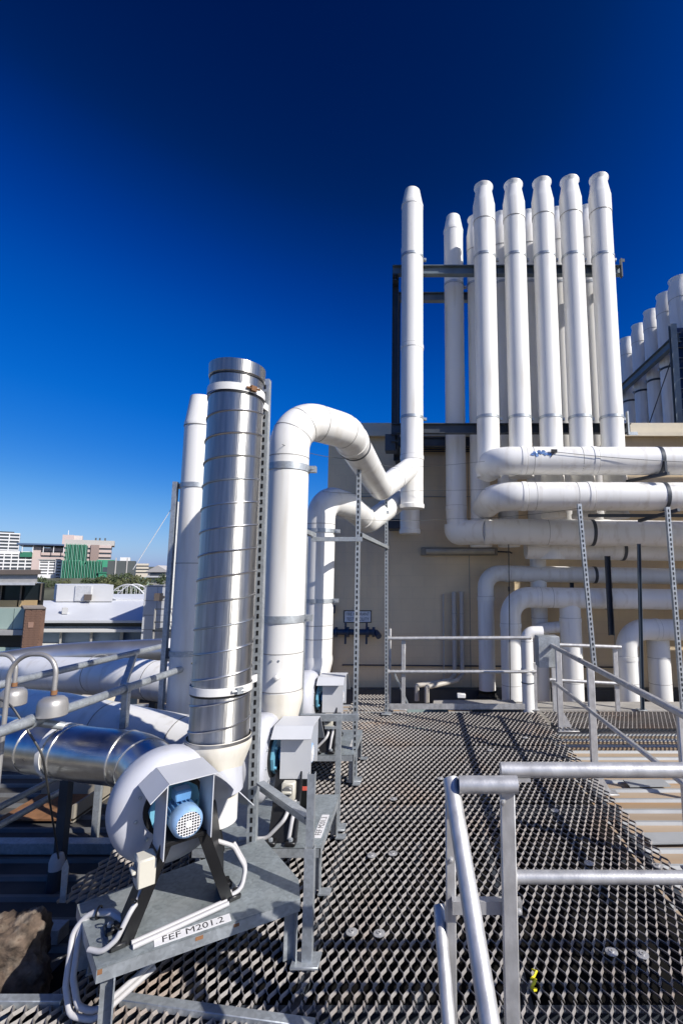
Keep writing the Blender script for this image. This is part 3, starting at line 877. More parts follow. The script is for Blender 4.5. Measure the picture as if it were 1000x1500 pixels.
t = thing('exhaust_duct', 'smaller white duct with a swan-neck bend, farther back beside the hydrant sign', 'duct', (-1.0, 4.95, .7))
x1, y1 = -1.0, 4.95
main2 = fillet([(x1, y1, .95), (x1, y1, 2.60), (-.78, 5.35, 2.58), (-.66, 6.40, 2.50), (-.14, 7.55, 3.08)], [0, .25, .22, .3, 0], 12)
MB().tube(main2, rr, 36).build('pipe', WHITE, t)
MB().lathe([(.112, -.28), (.112, -.2), (.118, -.17), (rr + .004, -.03), (rr + .006, 0), (rr + .004, .04)], (x1, y1, .97), n=36).build('reducer', WHITE, t)
for z in (2.25, 1.55):
    clamp_on(t, (x1, y1, z), Z_, rr, (1, -.1, 0), w=.04)
for z in (2.32, 1.31, 1.18, .99):
    joint_on(t, (x1, y1, z), Z_, rr)
coupling_on(t, V((-.70, 6.02, 2.53)), V((.12, 1.05, -.08)), rr)
coupling_on(t, V((-.45, 6.87, 2.735)), V((.52, 1.15, .58)), rr)

# slim white stack on the left
t = thing('exhaust_stack', 'slim white stack with tapered tip standing behind the silver stack', 'exhaust stack', (-1.885, 4.06, .3))
MB().tube([(-1.885, 4.06, .45), (-1.885, 4.06, 3.10)], .125, 36).build('pipe', WHITE, t)
MB().lathe([(.125, 0), (.129, .003), (.129, .03), (.122, .05), (.095, .26), (.093, .27), (.085, .27), (.085, 0)], (-1.885, 4.06, 3.07), n=32).build('nozzle', WHITE, t)
joint_on(t, (-1.885, 4.06, 3.07), Z_, .129)
for z in (2.55, 1.18):
    clamp_on(t, (-1.885, 4.06, z), Z_, .125, (-1, -.1, 0))
joint_on(t, (-1.885, 4.06, 1.9), Z_, .125)
strut('tall galvanised strut clamped to the slim white stack at left', (-2.035, 3.98, ROOF_Z + .04), (-2.035, 3.98, 2.58), w=.036, h=.04, slots=False, flip=-1)
MB().beam((-2.04, 4.0, 1.18), (-1.80, 4.0, 1.18), .03, .08).build('cross_arm', DARK, bpy.data.objects['slotted_strut.005'])
for k in range(6):
    MB().beam((-2.05, 4.16, .55 + k * .12), (-1.80, 4.16, .55 + k * .12), .02, .02).build('rung', GALV, bpy.data.objects['slotted_strut.005'])

# ------------------------------------------------------------------ the silver spiral stack
SX, SY, SR = -1.072, 2.745, .153
t = thing('silver_stack', 'shiny spiral-wound steel stack with white strap bands in front', 'exhaust stack', (SX, SY, .7))
ZB, ZT = .935, 3.02
n = 48
prof = [(SR, ZB)]
MB().lathe([(SR, ZB), (SR, ZT - .13)], (SX, SY, 0), n=n).build('spiral_pipe', SILVER, t)
MB().lathe([(SR - .004, ZT - .14), (SR - .004, ZT - .075), (SR + .004, ZT - .07), (SR + .006, ZT), (SR - .004, ZT), (SR - .008, ZT - .3)], (SX, SY, 0), n=n).build('top_collar', SILVER, t)
MB().lathe([(SR - .004, ZT - .085), (SR + .0005, ZT - .083), (SR + .0005, ZT - .078), (SR - .004, ZT - .076)], (SX, SY, 0), n=n).build('collar_groove', BLACK, t)
pitch = .131
pts = []
turns = (ZT - .16 - ZB - .02) / pitch
for k in range(int(turns * 40)):
    a = 2 * PI * k / 40 + 2.2
    pts.append((SX + (SR + .0015) * math.cos(a), SY + (SR + .0015) * math.sin(a), ZB + .02 + pitch * k / 40))
MB().tube(pts, .0055, 6).build('spiral_seam', SEAM, t)
for z, w_ in ((ZT - .165, .042), (1.20, .040)):
    s = MB().band((SX, SY, z), Z_, SR + .004, w_, .004, 48).build('strap_band', WHITE, t)
    MB().band((SX, SY, z - w_ / 2 - .006), Z_, SR + .0005, .012, .004, 48).build('gasket', BLACK, s)
    a = R(-38)
    c = V((SX + (SR + .02) * math.cos(a), SY + (SR + .02) * math.sin(a), z))
    MB().cbox(c, (.02, .035, .03), a).tube([c + V((-.03, -.025, 0)), c + V((.03, .02, 0))], .007, 8).build('strap_bolt', RUST if z > 2 else GALV, s)
    MB().beam((SX + .10, SY + .12, z), (SX + .115, SY + .225, z), .012, w_).build('strap_tail', WHITE, s)
rd = MB().lathe([(.112, -.29), (.112, -.22), (.118, -.20), (.128, -.15), (.158, -.07), (.168, -.035), (.169, 0), (.163, .012)], (SX, SY, ZB), n=n).build('reducer', CREAM_PVC, t)
MB().band((SX, SY, ZB + .002), Z_, .166, .014, .005, 48).build('band_clamp', SEAM, rd)
MB().band((SX, SY, ZB - .225), Z_, .114, .016, .006, 40).build('band_clamp', SEAM, rd)
MB().lathe([(.11, -.42), (.11, -.24)], (SX, SY, ZB), n=n).build('neck', WHITE, t)
MB().lathe([(.001, 0), (.005, 0), (.005, .004)], (SX - .118, SY - .112, 1.34), (-.7, -.7, 0), 8).build('rivet', BLACK, t)
strut('tall galvanised channel standing on the front bench behind the silver stack', (-.955, 2.985, .256), (-.985, 2.985, 3.06), w=.05, h=.045, slots=True, flip=-1)

# ------------------------------------------------------------------ fans
HC = .42
def volute():
    sec = [(-.205, 0.001), (-.205, .70), (-.20, .80), (-.185, .90), (-.155, .975), (-.125, 1.0), (-.075, 1.0), (-.045, .975), (-.015, .90), (0, .80), (.005, .70), (.005, .001)]
    n = 56
    b = MB()
    vs, fs = [], []
    for k in range(n):
        ph = 2 * PI * k / n
        q = (ph - R(75)) % (2 * PI)
        r = .235 + .078 * min(1, q / R(285))
        if q > R(285):
            r = .313 - .078 * (q - R(285)) / R(75)
        for x, fr in sec:
            vs.append((x, r * fr * math.cos(ph), HC + r * fr * math.sin(ph)))
    m = len(sec)
    for k in range(n):
        for j in range(m - 1):
            a = k * m + j
            c = ((k + 1) % n) * m + j
            fs.append((a, c, c + 1, a + 1))
    return b.add(vs, fs)
def make_fan(label, rz, loc, front, red=True):
    t = thing('extraction_fan', label, 'fan', loc, 'rooftop extraction fans', rz)
    vo = volute().build('volute', FANGREY, t)
    for k in range(10):
        a = 2 * PI * k / 10 + .2
        MB().lathe([(.008, 0), (.008, .008), (.001, .010)], (.004, .165 * math.cos(a), HC + .165 * math.sin(a)), X_, 6).build('bolt', GALV, vo)
    # discharge neck on the +y side
    MB().lathe([(.125, 0), (.118, .08), (.113, .30)], (-.1, .24, HC - .03), n=32).build('discharge_neck', FANGREY, vo)
    MB().lathe([(.17, -.0), (.172, -.02), (.150, -.05), (.150, -.12)], (-.2, 0, HC), X_, n=36).build('inlet_collar', CREAM_PVC, vo)
    MB().lathe([(.001, .0), (.135, .0), (.135, .012), (.001, .012)], (.004, 0, HC), X_, n=36).build('back_plate', BLACK, t)
    fl = MB().lathe([(.03, .0), (.115, .0), (.115, .018), (.03, .018)], (.018, 0, HC), X_, n=10, close=True).build('blue_flange', TEAL, t, smooth=False)
    for k in range(5):
        a = 2 * PI * k / 5
        MB().lathe([(.001, .02), (.01, .02), (.01, 0)], (.03, .1 * math.cos(a), HC + .1 * math.sin(a)), X_, 6).build('bolt', TEAL, fl)
    # motor
    mo = MB().lathe([(.02, .05), (.048, .05), (.056, .07), (.056, .18)], (0, 0, HC), X_, n=32).build('motor', BLUE, t)
    b = MB()
    for k in range(22):
        a = 2 * PI * k / 22
        d = V((0, math.cos(a), math.sin(a)))
        c = V((0, 0, HC))
        b.beam(c + d * .059 + V((.08, 0, 0)), c + d * .059 + V((.175, 0, 0)), .0035, .012, up=d)
    b.build('cooling_fins', BLUE, mo)['kind'] = 'stuff'
    MB().cbox((.115, 0, HC + .085), (.07, .07, .05)).build('terminal_box', BLUE, mo, bevel=.006)
    MB().lathe([(.062, .170), (.066, .177), (.066, .230), (.059, .248), (.051, .254), (.051, .246), (.057, .238), (.059, .175)], (0, 0, HC), X_, n=36).build('fan_cowl', mat('cowl_pale_blue', (.25, .41, .64), .42, var=.15, scale=25), mo)
    MB().lathe([(.001, .226), (.052, .226), (.052, .21)], (0, 0, HC), X_, n=32).build('cowl_cavity', BLACK, mo)
    g = MB()
    for k in range(-4, 5):
        o = k * .0113
        h = math.sqrt(max(0, .0515 ** 2 - o * o))
        g.beam((.251, -h, HC + o), (.251, h, HC + o), .003, .003)
        g.beam((.2515, o, HC - h), (.2515, o, HC + h), .003, .003)
    g.lathe([(.014, .243), (.014, .255), (.001, .256)], (0, 0, HC), X_, n=16)
    g.build('cowl_grille', PLATEW, mo)
    # black pedestal
    for s in (-1, 1):
        lg = MB()
        lg.sheet([(.05, s * .215, .0), (.21, s * .215, .0), (.21, s * .075, HC - .07), (.05, s * .075, HC - .07)], .008)
        lg.sheet([(.208, s * .235, .0), (.208, s * .185, .0), (.208, s * .05, HC - .07), (.208, s * .10, HC - .07)], .010)
        lo = lg.build('pedestal_leg', BLACK, t, smooth=False)
        for x in (.075, .19):
            MB().cbox((x, s * .235, .012), (.06, .06, .024)).build('foot', BLACK, lo, bevel=.005)
            MB().lathe([(.013, 0), (.013, .014), (.001, .018)], (x, s * .245, .024), n=6).build('bolt', GALV if s < 0 else BLACK, lo)
    MB().box(.04, .22, -.085, .085, HC - .085, HC - .066).build('motor_plate', BLACK, t, bevel=.003)
    MB().sheet([(.05, .19, .06), (.20, .19, .06), (.20, .10, HC - .08), (-.02, .20, HC - .02), (-.02, .26, .12)], .006).build('side_guard', BLACK, t)
    # folded hood
    zt = HC + .195
    hd = MB()
    hd.sheet([(.03, -.095, zt), (.275, -.095, zt), (.275, .11, zt), (.03, .11, zt)], .004)
    hd.sheet([(.03, -.165, zt - .06), (.275, -.165, zt - .06), (.275, -.0955, zt), (.03, -.0955, zt)], .004)
    hd.sheet([(.03, .1105, zt), (.275, .1105, zt), (.275, .285, zt - .19), (.03, .285, zt - .19)], .004)
    ho = hd.build('hood', HOODGREY, t, smooth=False)
    MB().sheet([(.075, -.098, zt - .004), (.265, -.098, zt - .004), (.265, -.098, HC - .115), (.075, -.098, HC - .115)], .004).build('hood_side', HOODGREY, ho)
    MB().sheet([(.075, .095, zt - .004), (.265, .095, zt - .004), (.265, .095, HC - .08), (.075, .095, HC - .08)], .004).build('hood_side', HOODGREY, ho)
    # isolator
    sx = .145 if not front else .170
    zi = HC - .165
    sw = MB().cbox((sx, -.145, zi), (.078, .055, .105) if not front else (.09, .075, .115)).build('isolator_switch', BEIGEBOX, t, bevel=.007)
    MB().lathe([(.030, 0), (.030, .012), (.026, .016), (.001, .016)], (sx, -.172, zi + .008), (0, -1, 0), 20).build('dial', KNOB, sw)
    MB().cbox((sx, -.193, zi + .008), (.058, .016, .014)).build('handle', BEIGEBOX, sw, bevel=.003)
    MB().cbox((sx, -.115, zi - .02), (.03, .05, .03)).build('bracket', BLACK, sw)
    return t
fan1 = make_fan('nearest grey extraction fan with folded hood and blue motor facing out', R(-50), (-1.178, 2.50, .286), True)
t = fan1
for pts in ([(.175, -.150, HC - .215), (.19, -.165, HC - .27), (.225, -.20, .14), (.225, -.245, .05), (.215, -.29, .018), (.16, -.33, .016)],):
    MB().tube(fillet(pts, .05, 5), .0105, 12).build('conduit', CONDUIT, t)
for x in (.0, ):
    MB().tube([(.235, .20, .012), (.25, -.19, .010)], .0105, 12).build('conduit', CONDUIT, t)
    MB().tube([(.208, .20, .012), (.222, -.19, .010)], .0105, 12).build('conduit', CONDUIT, t)
MB().tube(fillet([(.20, .20, .02), (.205, .27, .03), (.17, .30, .10), (.13, .25, .2), (.1, .17, .24)], .05, 5), .0105, 12).build('conduit', CONDUIT, t)
MB().tube(fillet([(.18, .20, .02), (.18, .285, .03), (.14, .31, .10), (.10, .26, .2)], .05, 5), .0105, 12).build('conduit', CONDUIT, t)
for z in (.17, .09):
    MB().band((.222, -.193 - (.17 - z) * .55, z), (0, -.45, -1), .012, .006, .004, 14).build('cable_tie', BLACK, t)

fan2 = make_fan('middle extraction fan seen from its side, hood and switch towards the viewer', 0.0, (-.925, 3.26, .255), False)
def side_conduits(t):
    for dx in (-.02, .02):
        MB().tube(fillet([(.165 + dx, -.148, HC - .215), (.17 + dx, -.17, HC - .27), (.16 + dx, -.205, .12), (.10 + dx * 3, -.21, .02), (-.1 + dx, -.215, .02)] if dx < 0 else
                         [(.165 + dx, -.148, HC - .215), (.17 + dx, -.17, HC - .27), (.165 + dx, -.205, .12), (.15 + dx, -.225, .0)], .06, 6), .0115, 12).build('conduit', CONDUIT, t)
    MB().cbox((.17, -.186, .2), (.10, .015, .02)).build('conduit_saddle', GALV, t)
    MB().cbox((.255, -.125, HC - .16), (.065, .004, .022)).build('red_tag', REDTAG, t)
side_conduits(fan2)
fan3 = copy_tree(fan2)
fan3.location = (-.95, 4.71, .255)
fan3['label'] = 'farthest extraction fan seen from its side, half behind the slotted strut'

# ------------------------------------------------------------------ fan benches
def bench(label, poly, legs, z=.25, name='fan_bench'):
    t = thing(name, label, 'bench', (poly[0][0], poly[0][1], 0), 'galvanised fan benches')
    n = len(poly)
    MB().prism(poly, z - .004, z + .002).build('top_plate', GALV_RUST, t)
    c = V((sum(p[0] for p in poly) / n, sum(p[1] for p in poly) / n, 0))
    for i in range(n):
        p, q = V((*poly[i], 0)), V((*poly[(i + 1) % n], 0))
        d = (q - p).normalized()
        nrm = V((-d.y, d.x, 0))
        if nrm.dot(c - p) < 0:
            nrm = -nrm
        MB().beam(p + V((0, 0, z - .027)) + nrm * .003, q + V((0, 0, z - .027)) + nrm * .003, .006, .050).build('edge_angle', GALV, t)
    for x, y, a in legs:
        M = Matrix.Rotation(a, 3, 'Z')
        b = MB()
        for s in ((0, .025, .05, .006), (.022, 0, .006, .05)):
            k = MB().box(s[0] - s[2] / 2, s[0] + s[2] / 2, s[1] - s[3] / 2, s[1] + s[3] / 2, 0, z - .053)
            b.add([M @ p + V((x, y, 0)) for p in k.v], k.f)
        lo = b.build('leg', GALV, t)
        fx = M @ V((.05, 0, 0))
        MB().cbox((x + fx.x, y + fx.y, .004), (.07, .06, .008), a).build('foot_plate', GALV, lo)
    return t
bp = [(-1.245, 2.09), (-.555, 2.50), (-.60, 2.65), (-.90, 3.03), (-1.58, 2.46)]
t = bench('nearest galvanised fan bench with an angled corner and printed label', bp, z=.285, legs=[(-1.215, 2.12, R(30)), (-.60, 2.52, R(30)), (-.93, 2.97, R(30)), (-1.53, 2.46, R(30))])
ang = math.atan2(.41, .69)
def label_plate(t, body, c, a, L, H, size, m=INK, z=.25):
    o = MB().cbox((c[0], c[1], z + .0035), (L, H, .002), a).build('label_plate', PLATEW, t)
    text('lettering', body, size, m, o, (c[0], c[1], z + .0046), (0, 0, a), extrude=.0003, xs=.95)
label_plate(t, 'FEF M201.2', (-.965, 2.298), ang, .30, .052, .055, z=.285)
MB().cbox((-1.236, 2.097, .272), (.016, .006, .018), ang).build('rust_spot', RUST, t)
MB().cbox((-.80, 2.353, .27), (.022, .004, .012), ang).build('rust_spot', RUST, t)
MB().cbox((-.93, 2.277, .27), (.03, .004, .014), ang).build('rust_spot', RUST, t)
t = bench('middle galvanised fan bench, with a label along its right edge', [(-1.30, 3.0), (-.56, 3.0), (-.56, 3.68), (-1.30, 3.68)], [(-.585, 3.03, 0), (-.585, 3.62, 0), (-1.27, 3.03, 0), (-1.27, 3.62, 0)])
label_plate(t, 'FEF M201.3', (-.60, 3.24), R(90), .28, .048, .050)
t = bench('farthest galvanised fan bench, by the slotted strut', [(-1.32, 4.45), (-.56, 4.45), (-.56, 5.13), (-1.32, 5.13)], [(-.585, 4.48, 0), (-.585, 5.07, 0), (-1.29, 4.48, 0), (-1.29, 5.07, 0)])
label_plate(t, 'FEF M201.4', (-.60, 4.72), R(90), .28, .048, .050)

# posts and braces by the benches
t = strut('short galvanised post at the right corner of the nearest bench', (-.525, 2.525, 0), (-.525, 2.525, .83), w=.036, h=.036, slots=False, foot=True, name='galvanised_post', flip=-1)
MB().channel((-.52, 2.505, .0), (-.52, 2.505, .50), .046, .045, .004, up=(0, -1, 0)).build('sleeve', GALV, t)
MB().beam((-.905, 2.955, .62), (-.54, 2.56, .62), .045, .012).build('brace', GALV, t)
MB().beam((-.905, 2.955, .60), (-.54, 2.56, .60), .006, .05).build('brace_lip', GALV, t)
t = strut('short galvanised post behind the middle bench', (-.585, 3.74, 0), (-.585, 3.74, .76), w=.036, h=.036, slots=False, foot=True, name='galvanised_post', flip=-1)
MB().beam((-.95, 4.10, .66), (-.48, 4.10, .66), .04, .05).build('brace', GALV, t)
strut('tall slotted strut in front of the hydrant sign, carrying the large white duct', (-.565, 4.56, 0), (-.570, 4.56, 2.86), foot=True, flip=-1)
strut('tall slotted strut at the left end of the far railing', (-.415, 6.62, 0), (-.44, 6.62, 2.93), foot=True, flip=-1)
t = strut('galvanised strut clamped to the rear of the large white duct', (-.965, 4.12, .25), (-.965, 4.12, 2.13), slots=False, flip=-1)
MB().channel((-.99, 4.50, 2.155), (-.52, 4.50, 2.155), .041, .04, .003).build('cross_arm', GALV, t)
MB().channel((-.985, 4.12, 2.20), (-.985, 4.58, 2.20), .041, .04, .003).build('cross_arm', GALV, t)
t = thing('strut_crosspiece', 'galvanised crosspiece joining the two tall slotted struts', 'strut', (-.5, 5.6, 2.15))
MB().channel((-.545, 4.56, 2.20), (-.42, 6.64, 2.20), .041, .041, .003).build('channel', GALV, t)
t = thing('strut_crosspiece', 'short galvanised saddle bar under the white duct near the slotted strut top', 'strut', (-.55, 6.6, 2.65))
MB().channel((-.66, 6.585, 2.68), (-.40, 6.585, 2.68), .041, .041, .003).build('channel', GALV, t)

# ------------------------------------------------------------------ ducts feeding the fans from the left
t = thing('intake_duct', 'polished silver intake duct elbowing into the nearest fan', 'duct', (-2.0, 3.0, .5))
a50 = R(-50)
ax = V((math.cos(a50), math.sin(a50), 0))
pin = V((-1.178, 2.50, .706)) - ax * .36
pm = pin - ax * .24
pd = fillet([(-4.2, 3.75, .74), (-1.95, 3.04, .745), pm + V((-.06, .02, .03)), pin], [0, .5, .30, 0], 12)
MB().tube(pd, .148, 40).build('pipe', SILVER2, t)
Ld = len(pd)
for k in range(2, Ld - 1):
    if k % 4 == 1 or k == Ld - 2:
        MB().band(pd[k], pd[k + 1] - pd[k - 1], .147, .007, .006, 36).build('standing_seam', RIDGE, t)
dd = (V((-1.95, 3.04, .745)) - V((-4.2, 3.75, .74))).normalized()
for s in (.15, .42, .62, .86, 1.1):
    MB().band(V((-1.95, 3.04, .745)) - dd * s, dd, .147, .007, .006, 36).build('standing_seam', RIDGE, t)
sb = MB().band(V((-1.95, 3.04, .745)) - dd * .22, dd, .149, .035, .006, 36).build('strap_band', WHITE, t)
MB().lathe([(.149, -.02), (.156, 0), (.160, .02), (.172, .10), (.176, .17)], pin - ax * .02, ax, 36).build('cream_coupling', CREAM_PVC, t)
def duct(label, pts, r, bend, m=WHITE, seams=(), smat=None, name='intake_duct'):
    t = thing(name, label, 'duct', pts[0])
    p = fillet(pts, bend, 10)
    MB().tube(p, r, 36).build('pipe', m, t)
    for k in seams:
        if 0 < k < len(p) - 1:
            joint_on(t, p[k], p[k + 1] - p[k - 1], r, .008, smat)
    return t
t = duct('white intake duct lying behind the silver elbow, leading to the middle fan', [(-1.04, 3.26, .675), (-1.35, 3.30, .675), (-2.7, 3.78, .74), (-5.3, 5.0, .62)], .185, .5)
for q in (.15, .62):
    c = V((-1.35, 3.30, .675)).lerp(V((-2.7, 3.78, .74)), q)
    joint_on(t, c, V((1.35, -.48, -.065)), .186, .008)
t = duct('white intake duct behind the lower handrail bar, leading to the farthest fan', [(-1.09, 4.71, .675), (-1.5, 4.78, .69), (-3.0, 5.25, .74), (-6.0, 6.6, .55)], .195, .5)
for q in (.3, .8, 1.3):
    joint_on(t, V((-1.5, 4.78, .69)).lerp(V((-3.0, 5.25, .74)), q), V((1.5, -.47, -.05)), .196, .008)
t = duct('silver and white duct curving at the roof edge, farthest back at left', [(-1.6, 6.9, .72), (-3.5, 6.95, .76), (-5.0, 6.75, .72), (-6.4, 5.5, .5)], .165, 1.6, m=mat('dull_duct_steel', (.62, .62, .61), .36, .9, var=.12, scale=3))
for q in (.2, .45, .7, .85):
    MB().band(V((-1.6, 6.9, .72)).lerp(V((-3.5, 6.95, .76)), q), (1, -.03, -.02), .165, .02, .006, 36).build('standing_seam', WHITE, t)
MB().band(V((-3.3, 6.945, .755)), (1, -.03, -.02), .164, .5, .005, 36).build('white_sleeve', WHITE, t)
MB().band(V((-2.2, 6.915, .735)), (1, -.03, -.02), .164, .35, .005, 36).build('white_sleeve', WHITE, t)
for i, (x, y) in enumerate(((-2.55, 3.74), (-2.7, 5.15), (-3.6, 6.9), (-3.0, 3.37), (-3.9, 4.34), (-4.2, 5.8))):
    q = MB().box(x - .03, x + .03, y - .03, y + .03, ROOF_Z, .56).box(x - .12, x + .12, y - .05, y + .05, .52, .57).build('duct_stool', DARK, base=(x, y, ROOF_Z))
    tag(q, ['steel stool holding the middle white duct near its bend', 'steel stool holding the white duct to the farthest fan', 'steel stool under the farthest silver duct',
            'steel stool under the polished silver duct', 'steel stool under the outer end of the middle white duct', 'steel stool under the outer end of the rear white duct'][i], 'support', 'stools under the intake ducts')

# rails on the left
t = thing('handrail', 'nearer grey tubular handrail bar running over the ducts at left', 'handrail', (-1.88, 3, .3))
bar(t, [(-1.90, .9, 1.13), (-1.885, 2.31, 1.10), (-1.87, 3.96, 1.065)], .025, 'rail', GALV)
for y in (3.22,):
    MB().band((-1.875, y, 1.08), (0, 1, 0), .026, .05, .008, 20).build('clamp', GALV, t)
    MB().box(-1.885, -1.845, y - .02, y + .02, .84, 1.06).build('clamp_block', GALV, t, bevel=.004)
MB().tube([(-1.885, 2.52, 1.075), (-1.80, 2.58, 1.04)], .02, 12).build('knuckle', GALV, t)
MB().band((-1.885, 2.50, 1.093), (0, 1, 0), .026, .08, .008, 20).build('clamp', GALV, t)
t = thing('handrail', 'farther grey tubular handrail bar at left, with a leaning brace', 'handrail', (-2.6, 4, .3))
bar(t, [(-2.62, 1.6, 1.14), (-2.6, 3.1, 1.125), (-2.585, 5.1, 1.09)], .025, 'rail', GALV)
MB().beam((-2.59, 4.55, 1.08), (-2.60, 4.20, .40), .05, .03).build('brace', GALV, t)
MB().beam((-2.60, 4.20, .40), (-2.60, 4.20, ROOF_Z + .04), .05, .03).build('post', GALV, t)
for i, (dz, dx) in enumerate(((0, 0), (.09, -.05))):
    t = thing('conduit_bar', ('lower' if i == 0 else 'upper') + ' grey round conduit low down over the dark roof at left', 'conduit', (-2.7, 3.4, .2))
    bar(t, [(-2.75 + dx, 2.5, .20 + dz), (-2.66 + dx, 3.95, .20 + dz)], .022, 'conduit', GALV)
    MB().beam((-2.70 + dx, 3.2, .18 + dz), (-2.70 + dx, 3.2, ROOF_Z + .03), .03, .03).build('post', DARK, t)

# swan-neck bell fittings
def bell(label, c, top, back, tag_=None):
    t = thing('bell_fitting', label, 'vent fitting', (c[0], c[1], c[2] - .1), 'swan-neck bell fittings')
    MB().lathe([(.001, .050), (.018, .049), (.045, .044), (.060, .030), (.065, .008), (.066, -.042), (.062, -.046), (.058, -.044), (.058, 0), (.001, .018)], c, n=32).build('bell', CAST, t)
    c = V(c)
    p = fillet([c + V((0, 0, .055)), c + V((0, 0, top)), c + V((back[0], back[1], top)), c + V((back[0], back[1], -1.2))], .13, 10)
    MB().tube(p, .0115, 14).build('swan_neck', CAST, t)
    MB().lathe([(.013, 0), (.0145, .0), (.0145, .022), (.013, .022)], c + V((0, 0, .055)), n=14, close=True).build('rusty_collar', RUST, t)
    return t
bell('right hand cast metal bell on a swan-neck tube above the silver duct', (-1.815, 2.51, 1.155), .25, (-.25, .02))
bell('left hand cast metal bell on a swan-neck tube at the picture edge', (-2.29, 2.85, 1.12), .23, (-.24, .02))
t = MB().tube(fillet([(-2.33, 2.75, 1.14), (-2.2, 2.72, 1.12), (-2.02, 2.75, .85), (-2.43, 3.55, -.1)], .12, 6), .0055, 8).build('hanging_cable', WIRE, base=(-2.43, 3.55, -.1))
tag(t, 'thin dark cable hanging from the bell fitting down to the roof', 'cable')
t = thing('conduit_stub', 'upright grey conduit stub with a white tip on the dark roof', 'conduit', (-2.46, 3.58, ROOF_Z))
MB().tube([(-2.47, 3.58, ROOF_Z), (-2.46, 3.58, -.16)], .045, 18).build('body', DARK, t)
MB().lathe([(.046, 0), (.047, .05), (.035, .09), (.012, .1)], (-2.46, 3.58, -.18), n=18).build('tip', CONDUIT, t)

# rough stone
bm = bmesh.new()
bmesh.ops.create_icosphere(bm, subdivisions=5, radius=1)
from mathutils import noise as mnoise
for v in bm.verts:
    p = v.co.copy()
    p = V((max(-.72, min(.72, p.x)), max(-.72, min(.72, p.y)), max(-.72, min(.78, p.z))))
    k = 1 + .22 * mnoise.noise(p * 1.6) + .09 * mnoise.noise(p * 5) + .07 * mnoise.noise(p * 11) + .07 * mnoise.noise(p * 26)
    v.co = V((p.x * .26 * k, p.y * .18 * k, p.z * .33 * k))
me = bpy.data.meshes.new('stone_block')
bm.to_mesh(me)
bm.free()
me.shade_smooth()
me.materials.append(ROCK)
rk = bpy.data.objects.new('stone_block', me)
COL.objects.link(rk)
rk.location = (-2.06, 2.70, -.16)
rk.scale = (.9, .9, .92)
rk.rotation_euler = (.15, -.1, .5)
tag(rk, 'rough brown weathered stone lump beside the walkway edge', 'stone')
t = MB().sheet([(-1.93, 2.86, .05), (-1.90, 2.86, .05), (-1.905, 2.87, .22), (-1.92, 2.87, .26), (-1.94, 2.87, .22)], .006).build('steel_offcut', GALV, base=(-1.9, 2.86, 0))
tag(t, 'thin curved steel offcut propped against the brown stone', 'offcut')

# loose loop of conduit hanging off the bench
t = thing('flexible_conduit', 'grey flexible conduit looping over the corner of the nearest bench', 'conduit', (-1.45, 2.3, 0))
for k, off in enumerate((0, .028)):
    pts = [(-1.20, 2.27, .305), (-1.36, 2.36 + off * .4, .315), (-1.47, 2.37 + off * .3, .305), (-1.51 + off, 2.34, .25), (-1.47 + off, 2.26, .10 + off), (-1.41 + off, 2.21, .03 + off * 1.2), (-1.30, 2.20, .02 + off), (-1.15, 2.36, .10 + off)]
    MB().tube(fillet(pts, .06, 5), .012, 12).build('conduit', CONDUIT, t)
for c, a in (((-1.42, 2.368, .312), (1, .05, 0)), ((-1.52, 2.28, .19), (.3, -.3, -.8))):
    MB().band(c, a, .020, .006, .006, 14).build('cable_tie', BLACK, t)

# rusty tray and low steelwork on the dark roof
t = thing('rusty_tray', 'orange rusty steel tray low on the roof under the silver duct', 'tray', (-3.2, 4.6, ROOF_Z))
MB().box(-3.6, -2.95, 4.45, 4.95, ROOF_Z + .075, ROOF_Z + .09).build('floor', RUST, t)
MB().box(-3.6, -2.95, 4.93, 4.95, ROOF_Z + .06, ROOF_Z + .36).build('back_plate', mat('drab_steel', (.30, .27, .22), .7), t)
MB().box(-2.97, -2.95, 4.45, 4.93, ROOF_Z + .06, ROOF_Z + .2).build('side_plate', MATS['drab_steel'], t)
for i, (x0_, x1_, y) in enumerate(((-4.2, -2.2, 3.95), (-4.4, -2.05, 3.05))):
    t = MB().box(x0_, x1_, y, y + .09, ROOF_Z + .071, ROOF_Z + .15).build('roof_bearer', GALV, base=(x0_, y, ROOF_Z), bevel=.004)
    tag(t, ['farther', 'nearer'][i] + ' grey steel bearer lying across the shaded roof at left', 'bearer')

# ------------------------------------------------------------------ stay wires
def wire(label, pts, r=.0022):
    b = MB()
    pts = [V(p) for p in pts]
    out = []
    for i in range(len(pts) - 1):
        for k in range(8):
            q = k / 8
            p = pts[i].lerp(pts[i + 1], q)
            p.z -= .03 * 4 * q * (1 - q)
            out.append(p)
    out.append(pts[-1])
    o = b.tube(out, r, 6).build('stay_wire', WIRE, base=pts[0])
    return tag(o, label, 'wire')
wire('thin stay wire from the swan-neck duct to the topmost horizontal pipe', [(-.96, 3.33, 2.72), (-.55, 4.2, 2.83), (-.05, 6.7, 3.32), (1.78, 6.24, 3.43)])
wire('thin stay wire along the face of the topmost horizontal pipe', [(1.83, 6.24, 3.42), (4.2, 6.22, 3.26)], .004)
wire('thin lower stay wire crossing between the white ducts and the right side', [(-.94, 4.7, 2.62), (-.1, 6.7, 2.98), (4.0, 6.2, 3.05)])
wire('thin stay wire over the lowest sunlit pipe to the leaning strut', [(-1.0, 5.0, 2.40), (.5, 7.0, 2.62), (1.70, 5.02, 2.5)])
t = thing('hanging_rod', 'thin black vertical rod with a knuckle in front of the shaded pipes', 'rod', (1.35, 7.2, -.1))
MB().tube([(1.335, 7.3, -.04), (1.365, 7.3, 2.30)], .007, 8).build('rod', BLACK, t)
MB().lathe([(.001, -.05), (.014, -.03), (.014, .03), (.001, .05)], (1.355, 7.3, 1.60), n=10).build('knuckle', BLACK, t)

